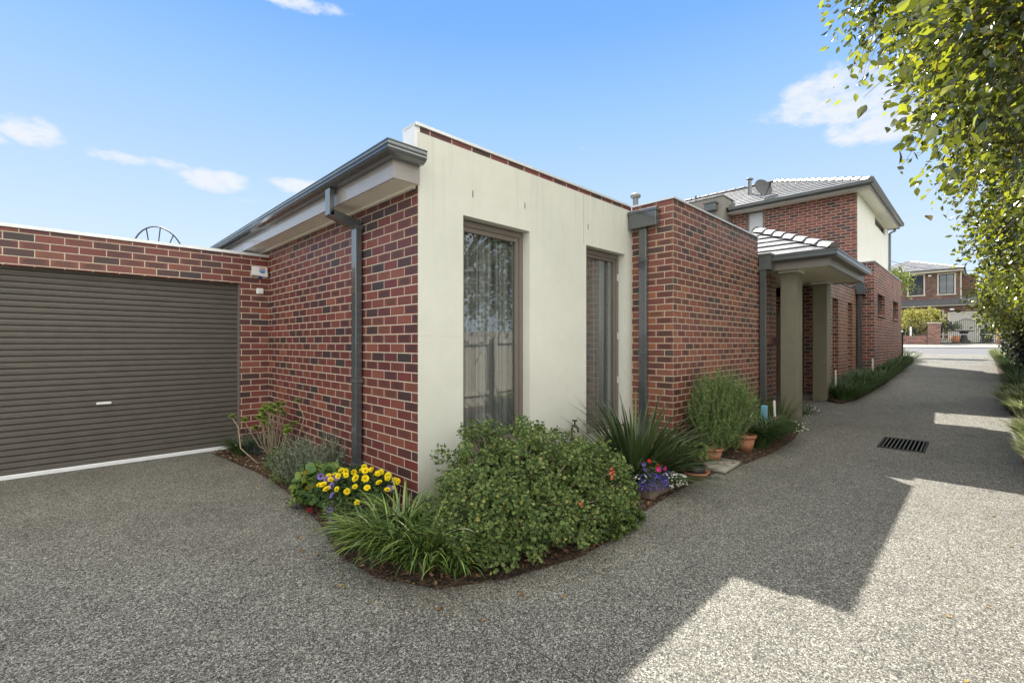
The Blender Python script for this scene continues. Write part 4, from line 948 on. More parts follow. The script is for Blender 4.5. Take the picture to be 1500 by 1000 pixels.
np_mesh('inner_foliage', *merge(fl_), G_geran, t)
m = MB()
for i in RNG.choice(len(TP), min(130, len(TP)), replace=False):
    p = Vector(TP[i]); b0 = Vector((2.65 + random.uniform(-.25, .25), 2.75 + random.uniform(-.2, .2), .02)); p = b0.lerp(p, 1.0); mid = b0.lerp(p, .55) + Vector((random.uniform(-.05, .05), random.uniform(-.05, .05), -.04))
    m.tube([b0, mid, p], [.012, .006, .003], 4, False)
obj('stems', m, pale_stem, t)
m = []
for (x_, y_, z_) in ((3.05, 1.99, .48), (2.62, 1.97, .36), (3.12, 2.04, .50)):
    k = 7; P = np.array([x_, y_, z_]) + RNG.normal(0, .012, (k, 3)); np_mesh('flower', *scatter_arr(*FLOWER5, P, frames(RNG.normal(0, .5, (k, 3)) + [-.5, -.6, .5], RNG.normal(size=(k, 3))), .022), F_coral, t)
# leafy ground cover right of the shrub
t = thing('viola_groundcover', 'low leafy viola patch at the right foot of the geranium bush', 'plant', (3.2, 2.2, .02))
n = 1500; ang = RNG.random(n) * 2 * PI; rr = np.sqrt(RNG.random(n)); P = np.c_[3.16 + .50 * rr * np.cos(ang), 2.16 + .24 * rr * np.sin(ang), .03 + RNG.random(n) * .10 * (1.2 - rr)]
np_mesh('foliage', *scatter_arr(*ROUND, P, frames(RNG.normal(0, .4, (n, 3)) + [0, -.2, 1], RNG.normal(size=(n, 3))), RNG.uniform(.02, .042, n)), G_small, t)
blossoms(t, [(3.05 + random.random() * .4, 2.1 + random.random() * .2, .13) for _ in range(12)], .018, F_pur, tm=FLOWER5)

# marigold bowl + petunia
t = thing('timber_planter', 'round weathered planter holding the yellow marigolds by the corner downpipe', 'planter', (1.80, 3.78, .02))
m = MB(); m.lathe((1.83, 3.80, .01), [(.15, 0), (.20, .08), (.23, .17), (.235, .19), (.21, .19), (.20, .15), (0, .15)], 28); obj('bowl', m, timber_trough, t)
t = thing('marigold_plant', 'bushy marigolds crowded with bright yellow pompom flowers in the round planter', 'flowers', (1.83, 3.82, .2))
leafy([((1.83, 3.86, .24), (.33, .36, .15)), ((1.90, 3.60, .22), (.2, .2, .12))], (2300, 700), .032, (LEAF, LEAFF), G_mari, t, up=.8, jit=.8, shell=.8, base=.12)
heads = []
HP = []
for k in range(44):
    for _ in range(40):
        a = random.uniform(0, 2 * PI); r_ = math.sqrt(random.random()); x_ = 1.84 + .33 * r_ * math.cos(a); y_ = 3.74 + .36 * r_ * math.sin(a); z_ = .41 - .13 * r_ * r_ + random.uniform(-.04, .04)
        if x_ < 2.18 and all((x_ - q[0]) ** 2 + (y_ - q[1]) ** 2 > .0032 for q in HP): HP.append((x_, y_, z_)); break
for (x_, y_, z_) in HP:
    sc = random.uniform(.021, .032); ax_n = np.array([-.45, -.5, .8]) + RNG.normal(0, .25, 3)
    for ring, (cnt, tilt, s2) in enumerate(((12, .2, 1.), (11, .5, .88), (9, .85, .7), (7, 1.15, .55), (5, 1.45, .4))):
        a = np.arange(cnt) * 2 * PI / cnt + ring * .4 + RNG.normal(0, .1, cnt)
        nrm = ax_n / np.linalg.norm(ax_n); s1 = np.cross(nrm, UP); s1 /= np.linalg.norm(s1); s2v = np.cross(nrm, s1)
        out = np.cos(a)[:, None] * s1 + np.sin(a)[:, None] * s2v
        tdir = out * math.cos(tilt) + nrm * math.sin(tilt); nn_ = nrm * math.cos(tilt) - out * math.sin(tilt)
        PETAL = LEAF * [1.5, 1, 1]
        heads.append(scatter_arr(PETAL, LEAFF, np.array([[x_, y_, z_]]) + out * .003, frames(nn_, tdir), np.full(cnt, sc * s2)))
np_mesh('flowers', *merge(heads), F_yel, t)
t = thing('petunia_plant', 'trailing petunia with striped purple flowers spilling down in front of the marigolds', 'flowers', (1.66, 3.62, .2))
leafy([((1.64, 3.62, .13), (.14, .2, .14)), ((1.60, 3.42, .05), (.13, .14, .07))], (900, 500), .026, (LEAF, LEAFF), G_small, t, shell=.7)
PT = [(1.60, 3.93, .37), (1.62, 3.85, .35), (1.66, 3.76, .38), (1.61, 3.72, .33), (1.59, 3.66, .27), (1.545, 3.62, .17), (1.54, 3.56, .13), (1.53, 3.50, .08), (1.545, 3.46, .055), (1.95, 3.42, .30), (1.50, 3.53, .06)]
blossoms(t, PT, .062, F_pur, F_pur_d)
# nasturtium
t = thing('nasturtium_plant', 'round leaved nasturtium with orange and dark red flowers left of the marigolds', 'flowers', (1.75, 4.25, .02))
leafy([((1.78, 4.24, .17), (.26, .32, .19)), ((1.68, 4.30, .10), (.17, .26, .12))], (460, 240), .075, ROUND, G_nast, t, up=.9, jit=.35, shell=.5)
for nm, mt, pts in (('orange_flower', F_org, [(1.66, 4.44, .29), (1.85, 4.30, .36), (1.62, 4.12, .24), (1.66, 4.05, .27), (1.6, 4.2, .22), (1.72, 3.98, .3), (1.75, 3.93, .2)]), ('dark_red_flower', F_dred, [(1.62, 4.26, .27), (1.60, 4.30, .20), (1.56, 4.10, .05), (1.57, 4.06, .06)])):
    for q in pts:
        P = np.array([q, q, q]) + RNG.normal(0, .008, (3, 3)); np_mesh(nm, *scatter_arr(*FLOWER5, P, frames(np.tile([-.5, -.6, .5], (len(P), 1)) + RNG.normal(0, .3, P.shape), RNG.normal(size=P.shape)), .045), mt, t)
# lavender and grey foliage
def wands(name, n, c_, spread, L, mat, parent, needle=.022, nper=34, lean=.5, seed=0, wn=1.0):
    out = []; st = MB()
    for i in range(n):
        a = random.uniform(0, 2 * PI); le = random.uniform(0, lean) ; r_ = spread * math.sqrt(random.random())
        b0 = np.array([c_[0] + r_ * math.cos(a), c_[1] + r_ * math.sin(a), c_[2]]); d = np.array([math.sin(le) * math.cos(a), math.sin(le) * math.sin(a), math.cos(le)]); LL = L * random.uniform(.55, 1.05)
        bend = np.array([random.uniform(-.1, .1), random.uniform(-.1, .1), .12])
        tt = np.linspace(.12, 1, nper); P = b0 + d * (tt * LL)[:, None] + bend * (tt ** 2 * LL)[:, None]
        nd_ = RNG.normal(size=(nper, 3)); nd_ /= np.linalg.norm(nd_, axis=1, keepdims=True); td = d * 1.0 + nd_ * .8
        out.append(scatter_arr(NEEDLE * [wn, 1, 1], NEEDLEF, P, frames(RNG.normal(size=(nper, 3)), td), needle * (1.1 - .5 * tt)))
        if i % 2 == 0: st.tube([b0, b0 + d * LL * .5 + bend * LL * .25, b0 + d * LL * .95 + bend * LL * .9], [.004, .003, .001], 3, False)
    np_mesh(name, *merge(out), mat, parent); obj('stems', st, twig_m, parent)
t = thing('lavender_bush', 'silvery lavender bush against the brick wall between the succulent and nasturtium', 'shrub', (1.95, 5.1, .02)); wands('foliage', 330, (1.95, 5.02, .02), .24, .46, G_lav, t, .040, 26, .8, wn=2.4)
t = thing('daisy_bush', 'small green leafy bush at the bed edge beside the lavender', 'plant', (1.80, 5.6, .02))
leafy([((1.82, 5.55, .12), (.17, .25, .2)), ((1.72, 5.2, .06), (.12, .25, .1))], (900, 400), .032, (LEAF, LEAFF), G_small, t, shell=.8, up=.9)
t = thing('catmint_plant', 'blue grey leafed plant at the base of the garage brick pier', 'plant', (2.0, 6.85, .02)); wands('foliage', 90, (1.98, 6.75, .02), .2, .36, G_blue, t, .045, 18, .8, wn=2.0)
t = thing('lomandra_tuft', 'dark drooping strappy tuft at the left end of the bed by the garage pier', 'plant', (1.72, 6.85, .02))
n = 330; a = RNG.uniform(0, 2 * PI, n); r_ = .1 * np.sqrt(RNG.random(n)); blades('leaves', np.c_[1.75 + r_ * np.cos(a), 6.85 + r_ * np.sin(a), np.full(n, .02)], a, .36 * RNG.uniform(.6, 1.1, n), np.full(n, .009), RNG.uniform(.1, .6, n), RNG.uniform(1.3, 2.3, n), G_lirio_dark, t)
# aeonium: bare curving stems with rosettes
t = thing('aeonium_succulent', 'succulent with bare curving stems and lime green rosettes in the brick corner', 'succulent', (1.95, 6.25, .02))
m = MB(); ros = []
for k in range(24):
    a = random.uniform(-.4, 2 * PI - .4); rr_ = random.uniform(.05, .38); top = Vector((1.90 + rr_ * .75 * math.cos(a), 6.25 + rr_ * math.sin(a), random.uniform(.45, .78) - rr_ * .25))
    if top.x > 2.18: top.x = 2.16
    b0 = Vector((1.95 + random.uniform(-.04, .04), 6.22 + random.uniform(-.05, .05), .02)); mid = b0.lerp(top, .5) + Vector((random.uniform(-.05, .05), random.uniform(-.06, .06), -.07))
    m.tube([b0, b0.lerp(mid, .5) + Vector((0, 0, .02)), mid, mid.lerp(top, .6) + Vector((0, 0, -.01)), top], [.010, .008, .007, .006, .006], 6, False); ros.append(top)
m.tube([(1.93, 6.2, .02), (1.72, 6.1, .06), (1.60, 6.32, .22), (1.62, 6.5, .45), (1.58, 6.62, .56)], [.009, .008, .008, .007, .006], 6, False); ros.append(Vector((1.58, 6.62, .57)))
m.tube([(1.95, 6.2, .02), (2.12, 5.9, .3), (2.14, 5.75, .6), (2.1, 5.85, .78)], [.008, .007, .006, .006], 6, False); ros.append(Vector((2.1, 5.86, .79)))
obj('stems', m, pale_stem, t)
for p in ros:
    rl = []
    for (cnt, tilt, s2) in ((10, -.3, .8), (11, .25, 1.), (10, .75, .95), (8, 1.1, .8), (5, 1.4, .6)):
        a = np.arange(cnt) * 2 * PI / cnt + random.random(); out = np.c_[np.cos(a), np.sin(a), np.zeros(cnt)]
        rl.append(scatter_arr(LEAF * [1.5, 1, 1], LEAFF, np.tile(np.array(p), (cnt, 1)), frames(UP * math.cos(tilt) - out * math.sin(tilt), out * math.cos(tilt) + UP * math.sin(tilt)), np.full(cnt, .052 * s2 * random.uniform(.8, 1.15))))
    np_mesh('rosette', *merge(rl), G_aeo, t)

# flax / dianella
def stiff(parent, c_, n, L, w_, mat, sp=.1, l0=(.05, .9), l1=(.5, 1.5), name='leaves'):
    a = RNG.uniform(0, 2 * PI, n); r_ = sp * np.sqrt(RNG.random(n)); q = RNG.uniform(l0[0], l0[1], n)
    blades(name, np.c_[c_[0] + r_ * np.cos(a), c_[1] + r_ * np.sin(a), np.full(n, c_[2])], a, L * RNG.uniform(.55, 1.08, n), np.full(n, w_) * RNG.uniform(.7, 1.2, n), q, q + RNG.uniform(l1[0] * .4, l1[1] * .55, n), mat, parent, seg=6, fold=.32)
t = thing('flax_clump', 'spiky dark green flax clump in front of the smaller window and downpipe', 'plant', (4.45, 2.65, .03)); stiff(t, (4.5, 2.66, .03), 330, .98, .034, G_flax, .18, (.05, 1.3))
t = thing('dianella_clump', 'finer drooping strappy plant between the flax and the rosemary', 'plant', (5.1, 2.5, .03)); stiff(t, (5.1, 2.52, .03), 260, .55, .011, G_lirio_dark, .14, (.1, 1.0), (1., 2.2))
t = thing('hydrangea_seedling', 'dark broad leaved plant in the shade between geranium and flax', 'plant', (3.9, 2.9, .02)); leafy([((3.95, 2.85, .18), (.3, .3, .25)), ((4.1, 2.45, .08), (.22, .2, .14))], (520, 260), .06, (LEAF * [1.3, 1, 1], LEAFF), leafmat('dark_broad_leaf', [(0, (.02, .045, .018)), (1, (.05, .085, .035))], tf=.1), t, shell=.7)  # dark green leaf colour
# rosemary
t = thing('rosemary_bush', 'tall upright rosemary bush in front of the brick wing corner', 'shrub', (6.3, 2.55, .03))
out = []; st = MB()
for (c_, r_, k) in (((6.38, 2.46, .58), (.50, .40, .52), 620), ((6.05, 2.40, .46), (.36, .34, .42), 300), ((6.75, 2.44, .48), (.36, .34, .45), 280), ((6.0, 2.32, .28), (.36, .26, .26), 200)):
    P0, N0 = mound(c_, r_, k, .2, .9)
    for p, nv in zip(P0, N0):
        if p[1] > 2.80: continue
        d = nv / np.linalg.norm(nv) * .55 + np.array([0, 0, .95]) + RNG.normal(0, .16, 3); d /= np.linalg.norm(d); L = RNG.uniform(.16, .30); n = 30
        tt = np.linspace(0, 1, n); P = p - d * L * .5 + d * (tt * L)[:, None]
        q = RNG.normal(size=(n, 3)); q /= np.linalg.norm(q, axis=1, keepdims=True)
        out.append(scatter_arr(NEEDLE * [2.2, 1, 1], NEEDLEF, P, frames(RNG.normal(size=(n, 3)), d * .9 + q * .9), .034 * (1.15 - .5 * tt)))
        if random.random() < .16: st.tube([(6.3, 2.5, .03), Vector(p).lerp(Vector((6.3, 2.5, .03)), .4), Vector(p)], [.008, .005, .003], 4, False)
np_mesh('foliage', *merge(out), G_rosem, t); obj('stems', st, twig_m, t)
# stepping tile and pots
tag(obj('paving_tile', MB().box(-.3, .3, -.16, .16, 0, .03, .005), M('stone_tile', (.30, .28, .24), .8, var=.15, bmp=.3), origin=(0, 0, 0)), 'thin grey paving tile lying at the bed edge below the rosemary pots', 'paving tile')
bpy.data.objects['paving_tile'].location = (5.72, 2.22, .012); bpy.data.objects['paving_tile'].rotation_euler = (0, 0, .05)
def pot(name, label, c_, r_, h, mat=terra, group='terracotta pots by the rosemary', tilt=0):
    t = thing(name, label, 'pot', c_, group)
    m = MB(); m.lathe(c_, [(0, 0), (r_ * .68, 0), (r_ * .95, h * .8), (r_ * .95, h * .8), (r_ * 1.06, h * .8), (r_ * 1.08, h), (r_ * .95, h), (r_ * .92, h * .86), (0, h * .86)], 26); obj('body', m, mat, t); return t
pot('terracotta_pot', 'terracotta pot standing on the grey tile under the rosemary', (5.86, 2.36, .04), .115, .15)
pot('terracotta_pot', 'taller tapered terracotta pot right of the rosemary beside the strappy clump', (6.72, 2.28, .03), .14, .22)
pot('terracotta_pot', 'wide terracotta pot half hidden behind the flax leaves', (5.2, 2.78, .03), .15, .24)
t = thing('plant_saucer_pot', 'shallow terracotta saucer with black pot of geranium at the bed edge', 'pot', (5.12, 2.26, .03))
m = MB(); m.lathe((5.12, 2.26, .012), [(0, 0), (.12, 0), (.155, .055), (.145, .055), (.11, .012), (0, .012)], 26); obj('saucer', m, terra, t)
m = MB(); m.lathe((5.12, 2.26, .027), [(.09, 0), (.115, .10), (.105, .10), (0, .09)], 22); obj('pot', m, black_m, t)
t = thing('potted_geranium', 'small crinkle leaved geranium growing in the black pot on the saucer', 'plant', (5.12, 2.26, .12)); leafy([((5.12, 2.27, .25), (.13, .14, .12))], (170,), .06, CRINK, G_geran, t, shell=.6)
# flower trough
t = thing('flower_trough', 'low timber trough planted with blue white and pink flowers at the bed edge', 'planter', (4.30, 2.30, .02))
m = MB(); m.box(3.98, 4.42, 2.18, 2.40, .02, .13, .01); obj('body', m, timber_trough, t)
t = thing('lobelia_plant', 'mound of small blue lobelia flowers on the left of the timber trough', 'flowers', (4.12, 2.24, .12))
leafy([((4.14, 2.25, .13), (.2, .13, .09))], (700,), .018, (LEAF, LEAFF), G_small, t, shell=.4, up=.6)
def dots(parent, name, cr, n, size, mat, shell=.12):
    out = []
    for (c_, r_), k in zip(cr, n):
        P, N_ = mound(c_, r_, k, .5, shell); out.append(scatter_arr(*FLOWER5, P, frames(N_ + RNG.normal(0, .3, N_.shape), RNG.normal(size=N_.shape)), RNG.uniform(.8, 1.15, len(P)) * size))
    np_mesh(name, *merge(out), mat, parent)
dots(t, 'flowers', [((4.12, 2.24, .13), (.2, .14, .10)), ((4.35, 2.31, .16), (.12, .12, .10))], (420, 130), .020, F_blu)
t = thing('alyssum_plant', 'mound of white alyssum flowers spilling over the right end of the trough', 'flowers', (4.40, 2.20, .1))
leafy([((4.42, 2.18, .09), (.14, .12, .09))], (400,), .018, (LEAF, LEAFF), G_small, t, shell=.4); dots(t, 'flowers', [((4.42, 2.18, .10), (.16, .13, .10)), ((4.0, 2.3, .18), (.05, .06, .08))], (260, 20), .023, F_whi)
t = thing('petunia_plant', 'pink red and violet petunias standing in the middle of the timber trough', 'flowers', (4.28, 2.30, .15))
leafy([((4.28, 2.32, .2), (.12, .1, .12))], (220,), .035, (LEAF, LEAFF), G_small, t, shell=.8)
for nm, mt, pts in (('pink_flowers', F_pnk, [(4.20, 2.22, .26), (4.36, 2.24, .24)]), ('red_flowers', F_red, [(4.16, 2.30, .33), (4.30, 2.28, .27)]), ('violet_flowers', F_pur, [(4.02, 2.26, .30), (4.06, 2.3, .33)])):
    blossoms(t, pts, .052, mt)
t = thing('garden_stone', 'flat brown edging stone lying on the mulch by the trough', 'stone', (3.85, 2.42, .04)); obj('stone', MB().box(3.65, 4.0, 2.38, 2.52, .03, .075, .018), M('brown_stone', (.14, .095, .075), .85, var=.25, scale=20, bmp=.5), t)
# clumps by the porch
for i, (x_, y_, s2) in enumerate(((7.1, 2.24, 1.1), (7.65, 2.26, 1.1))):
    lirio('liriope_clump', ('strappy dark clump just right of the rosemary pots', 'strappy dark clump beside the white flowers near the first column')[i], 520, .52 * s2, G_lirio_dark, 'strappy clumps by the porch column', .14, .014, (x_, y_, .03), bias=PI * 1.45, lean=(1.5, 2.3))
t = thing('alyssum_plant', 'white and violet flower patch at the foot of the nearer porch column', 'flowers', (8.5, 2.2, .05)); leafy([((8.35, 2.22, .12), (.42, .22, .14))], (900,), .03, (LEAF, LEAFF), G_small, t, shell=.8); dots(t, 'flowers', [((8.35, 2.18, .12), (.42, .24, .16))], (150,), .028, F_whi); dots(t, 'red_flower', [((8.0, 2.25, .32), (.02, .02, .02))], (10,), .05, F_red)
t = thing('gazania_plant', 'small pale flowered tuft on the far side of the nearer porch column', 'flowers', (10.1, 2.3, .1)); leafy([((10.15, 2.35, .16), (.22, .2, .16))], (350,), .035, (LEAF, LEAFF), G_small, t, shell=.8); dots(t, 'flowers', [((10.15, 2.33, .17), (.24, .22, .17))], (60,), .03, petal('pale_lilac_petal', (.45, .45, .55), (.7, .7, .75)))
t = thing('reed_plant', 'thin upright leafy plant against the brick pier behind the nearer column', 'plant', (8.9, 2.6, .06)); stiff(t, (8.95, 2.6, .06), 110, .62, .016, G_small, .25, (.0, .6), (.3, 1.4)); leafy([((8.7, 2.62, .25), (.4, .14, .22))], (420,), .04, (LEAF, LEAFF), G_small, t, shell=.9)
tag(obj('blue_marker_box', MB().box(8.02, 8.12, 2.40, 2.48, .05, .50, .01), M('pale_blue_plastic', (.18, .42, .58), .4), origin=(8.07, 2.44, .05)), 'upright pale blue box standing among plants before the nearer column', 'box')
tag(obj('white_stake', MB().tube([(8.35, 2.36, .03), (8.33, 2.37, .56)], .02, 8), white_pl, origin=(8.35, 2.36, .03)), 'white plastic stake standing beside the pale blue box', 'stake', )
t = thing('garden_figurine', 'small weathered white garden figurine beside the rosemary', 'figurine', (7.35, 2.45, .05))
m = MB(); m.lathe((7.42, 2.45, .05), [(0, 0), (.07, 0), (.075, .05), (.055, .16), (.06, .26), (.03, .33), (.045, .38), (.045, .42), (0, .46)], 14); obj('body', m, M('worn_white_stone', (.5, .48, .44), .8, var=.2, scale=30), t)
tag(obj('door_mat', MB().box(11.9, 12.5, 2.85, 3.5, .168, .19, .004), M('violet_mat', (.20, .18, .25), .9, var=.2), origin=(12.2, 3.1, .168)), 'dull violet door mat on the porch floor by the front door', 'door mat')
# far liriope strip (individual clumps)
proto = [lirio('liriope_clump', 'dark strappy clump', 300, .42, G_lirio_dark, 'strappy clumps along the side walls', .14, .011, (0, 0, 0), seg=5, lean=(1.1, 2.1)) for _ in range(3)]
spots = []
x_ = 12.0
while x_ < 27.5:
    yo = np.interp(x_, [p[0] for p in LB], [p[1] for p in LB]); yi = min(np.interp(x_, [p[0] for p in LI], [p[1] for p in LI]), yo + .75)
    spots.append((x_, yo + .12)); spots.append((x_ + .2, (yo + yi) / 2 + .1))
    x_ += .42 if x_ < 20 else .6
used = set()
nL = len(spots)
for i, (x_, y_) in enumerate(spots):
    p = i % 3
    if x_ < 16.3: where = 'beside the slot windows wall'
    elif x_ < 22.6: where = 'along the blank townhouse wall'
    else: where = 'beyond the townhouse towards the street'
    row = 'front' if i % 2 == 0 else 'back'
    lab = f'dark strappy clump in the {row} row {where}'
    if p not in used:
        used.add(p); o = proto[p]; o.location = (x_, y_, g(x_) + .02); o['label'] = lab; o.scale = (1.05,) * 3
    else: o = dup(proto[p], (x_, y_, g(x_) + .02), random.uniform(0, 6.28), random.uniform(.85, 1.2), lab)
    o['group'] = f'strappy clumps, {row} row {where}'
for x_, y_, lb in ((12.35, 2.28, 'white stake at the near end of the strappy strip'), (15.6, 2.05, 'white stake standing before the townhouse corner'), (22.3, 2.0, 'white stake near the far end of the townhouse wall')):
    tag(obj('white_stake', MB().tube([(x_, y_, g(x_)), (x_, y_, g(x_) + .62)], .018, 8), white_pl, origin=(x_, y_, g(x_))), lb, 'stake', 'white stakes in the strappy strip')
tag(obj('letterbox_post', MB().box(25.0, 25.25, 2.3, 2.5, g(25), g(25) + 1.25, .02), white_pl, origin=(25.1, 2.4, g(25))), 'white painted post just past the townhouse corner', 'post')
# right-hand strip: pale and dark clumps
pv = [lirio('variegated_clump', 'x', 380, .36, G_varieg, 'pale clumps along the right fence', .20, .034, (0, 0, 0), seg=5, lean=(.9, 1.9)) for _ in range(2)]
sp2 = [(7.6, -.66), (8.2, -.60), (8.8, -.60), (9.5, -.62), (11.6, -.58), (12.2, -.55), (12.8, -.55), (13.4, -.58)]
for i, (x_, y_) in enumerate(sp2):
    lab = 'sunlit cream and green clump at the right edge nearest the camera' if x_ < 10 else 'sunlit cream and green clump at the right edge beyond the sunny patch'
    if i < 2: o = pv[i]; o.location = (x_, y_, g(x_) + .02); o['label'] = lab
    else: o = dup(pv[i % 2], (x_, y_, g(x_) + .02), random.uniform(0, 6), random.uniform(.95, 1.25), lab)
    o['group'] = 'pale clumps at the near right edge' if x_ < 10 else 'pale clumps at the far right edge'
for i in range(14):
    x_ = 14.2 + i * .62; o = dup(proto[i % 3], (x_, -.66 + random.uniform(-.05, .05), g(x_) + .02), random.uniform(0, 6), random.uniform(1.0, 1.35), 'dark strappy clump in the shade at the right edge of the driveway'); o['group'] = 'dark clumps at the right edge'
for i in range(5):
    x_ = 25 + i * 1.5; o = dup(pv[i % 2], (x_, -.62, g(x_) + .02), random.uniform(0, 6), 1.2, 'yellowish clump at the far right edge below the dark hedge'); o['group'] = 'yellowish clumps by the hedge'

# ------------------------------------------------------------------ trees
def tree(name, label, base, trunk_top, blobs, leaf=.085, mat=G_tree, perl=22, twl=.75, seed=0, trunk_r=.13, cat='tree', tmpl=(LEAF, LEAFF), droop=.6, group=None):
    t = thing(name, label, cat, base, group)
    m = MB(); b0 = Vector(base); tt = Vector(trunk_top)
    m.tube([b0 - Vector((0, 0, .1)), b0.lerp(tt, .35) + Vector((.06, -.03, 0)), b0.lerp(tt, .7) + Vector((-.04, .05, 0)), tt], [trunk_r, trunk_r * .85, trunk_r * .7, trunk_r * .5], 10)
    tw = MB(); out = []
    for (c_, r_, n) in blobs:
        c_ = np.array(c_); r_ = np.array(r_ if hasattr(r_, '__len__') else (r_,) * 3)
        cv = Vector(c_)
        m.tube([tt - Vector((0, 0, .2)), tt.lerp(cv, .5) + Vector((0, 0, .12)), cv], [trunk_r * .5, trunk_r * .32, trunk_r * .12], 7)
        for k in range(n):
            d = RNG.normal(size=3); d /= np.linalg.norm(d); q = RNG.random() ** .5
            s0 = c_ + d * r_ * q * .72; dirn = d * .8 + RNG.normal(0, .35, 3) + [0, 0, .1]; dirn /= np.linalg.norm(dirn)
            L = twl * RNG.uniform(.5, 1.1); tl = np.linspace(0, 1, perl)
            line = s0 + dirn * (tl * L)[:, None] - np.array([0, 0, 1.]) * (tl ** 2 * L * droop)[:, None]
            if k % 2 == 0: tw.tube([line[0], line[perl // 2], line[-1]], [.006, .004, .0015], 3, False)
            if k % 12 == 0: tw.tube([cv, Vector(line[0])], [.02, .008], 4, False)
            P = line + RNG.normal(0, .035 * (1 + leaf * 3), (perl, 3))
            td = dirn * .6 + RNG.normal(0, .75, (perl, 3)) + [0, 0, -.45]
            nv = RNG.normal(0, .7, (perl, 3)) + [0, 0, .6]
            out.append(scatter_arr(tmpl[0], tmpl[1], P, frames(nv, td), RNG.uniform(.5, 1.3, perl) * leaf))
    obj('trunk', m, wood, t); obj('branches', tw, twig_m, t)
    np_mesh('crown', *merge(out), mat, t)
    return t
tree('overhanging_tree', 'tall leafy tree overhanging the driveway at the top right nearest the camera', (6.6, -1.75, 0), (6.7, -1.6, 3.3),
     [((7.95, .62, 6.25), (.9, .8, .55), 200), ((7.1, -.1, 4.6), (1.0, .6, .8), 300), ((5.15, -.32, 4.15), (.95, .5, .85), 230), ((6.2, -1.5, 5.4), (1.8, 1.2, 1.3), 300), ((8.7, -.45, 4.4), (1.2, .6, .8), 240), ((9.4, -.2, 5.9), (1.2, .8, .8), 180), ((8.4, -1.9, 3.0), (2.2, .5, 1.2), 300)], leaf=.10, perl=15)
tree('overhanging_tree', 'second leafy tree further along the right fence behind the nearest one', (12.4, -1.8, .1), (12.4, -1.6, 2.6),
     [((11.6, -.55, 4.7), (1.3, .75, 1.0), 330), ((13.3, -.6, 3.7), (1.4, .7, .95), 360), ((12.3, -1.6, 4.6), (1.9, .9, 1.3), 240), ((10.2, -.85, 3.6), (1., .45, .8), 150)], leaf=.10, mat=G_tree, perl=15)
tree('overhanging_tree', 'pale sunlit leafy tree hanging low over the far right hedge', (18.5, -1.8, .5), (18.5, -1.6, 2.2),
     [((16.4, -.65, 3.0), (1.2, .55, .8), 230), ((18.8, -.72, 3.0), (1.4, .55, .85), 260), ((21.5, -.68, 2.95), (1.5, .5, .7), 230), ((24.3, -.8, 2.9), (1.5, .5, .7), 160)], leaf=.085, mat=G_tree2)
t = thing('ivy_hedge', 'dark ivy covered hedge below the pale tree at the far right edge', 'hedge', (22.5, -.8, .7))
P = np.c_[RNG.uniform(18.5, 28.5, 9000), -.80 + .30 * np.abs(RNG.normal(0, .5, 9000)).clip(0, 1.2) - .1, RNG.random(9000) ** .8 * 1.75]; P[:, 2] += [g(x_) for x_ in P[:, 0]]
np_mesh('foliage', *scatter_arr(LEAF * [1.4, 1, 1], LEAFF, P, frames(RNG.normal(0, .5, P.shape) + [-.4, 1, .3], RNG.normal(0, .6, P.shape) + [0, 0, -1]), RNG.uniform(.06, .11, len(P))), G_hedge, t)
m = MB()
for k in range(12): x_ = 18.7 + k * .85; m.tube([(x_, -.9, g(x_)), (x_ + .1, -.85, g(x_) + .9), (x_, -.88, g(x_) + 1.7)], [.03, .022, .01], 6)
obj('stems', m, wood, t)
# weeping yellow tree, shrubs and potted plant across the street
tree('weeping_tree', 'pale yellow weeping tree behind the front fence across the street', (47.6, 3.4, 1.35), (47.6, 3.4, 3.6), [((47.6, 3.7, 3.75), (.7, .75, .4), 90), ((47.6, 2.9, 3.7), (.7, .6, .4), 80)], leaf=.13, mat=G_yel, twl=1.1, droop=1.0, trunk_r=.08, perl=18)
tree('street_tree', 'bright green leafy tree beyond the townhouse corner on the left of the lane', (30, 3.6, .8), (30, 3.5, 3.8), [((30, 3.1, 4.75), (.7, .75, .42), 90), ((30.2, 3.9, 4.9), (.8, .8, .5), 70)], leaf=.12, mat=G_bush, twl=.6, trunk_r=.08, perl=16)
t = thing('garden_bush', 'rounded dark green shrub just inside the left gate pillar across the street', 'shrub', (48, 1.9, 1.5)); leafy([((48, 1.95, 2.45), (.5, .55, .75)), ((48.2, 2.9, 2.4), (.5, .6, .6))], (1500, 800), .1, (LEAF, LEAFF), G_hedge, t, shell=.4, base=1.5)
t = thing('potted_shrub', 'grey green shrub in a brown pot behind the iron gate', 'potted plant', (49, 1.35, 1.5)); leafy([((49, 1.4, 2.6), (.35, .38, .5))], (700,), .1, (LEAF, LEAFF), G_lav, t, shell=.6, base=1.9)
m = MB(); m.lathe((49, 1.4, 1.5), [(0, 0), (.2, 0), (.3, .55), (.27, .55), (0, .5)], 16); obj('pot', m, terra, t)
t = thing('garden_bush', 'dark shrub behind the railing of the front fence across the street', 'shrub', (47.2, 5, 1.4)); leafy([((47.3, 4.6, 2.0), (.4, 1.2, .6))], (1200,), .1, (LEAF, LEAFF), G_hedge, t, shell=.5, base=1.4)
# tree mass behind the far house to close the horizon
tree('background_tree', 'distant green tree rising behind the right side of the far house', (62, -4, 1.9), (62, -4, 5), [((62, -4, 6.4), (2.2, 2.2, 1.7), 120), ((60, -7, 5.5), (2.2, 2.2, 1.6), 90)], leaf=.3, mat=G_bush, twl=1.2, perl=16, trunk_r=.2)

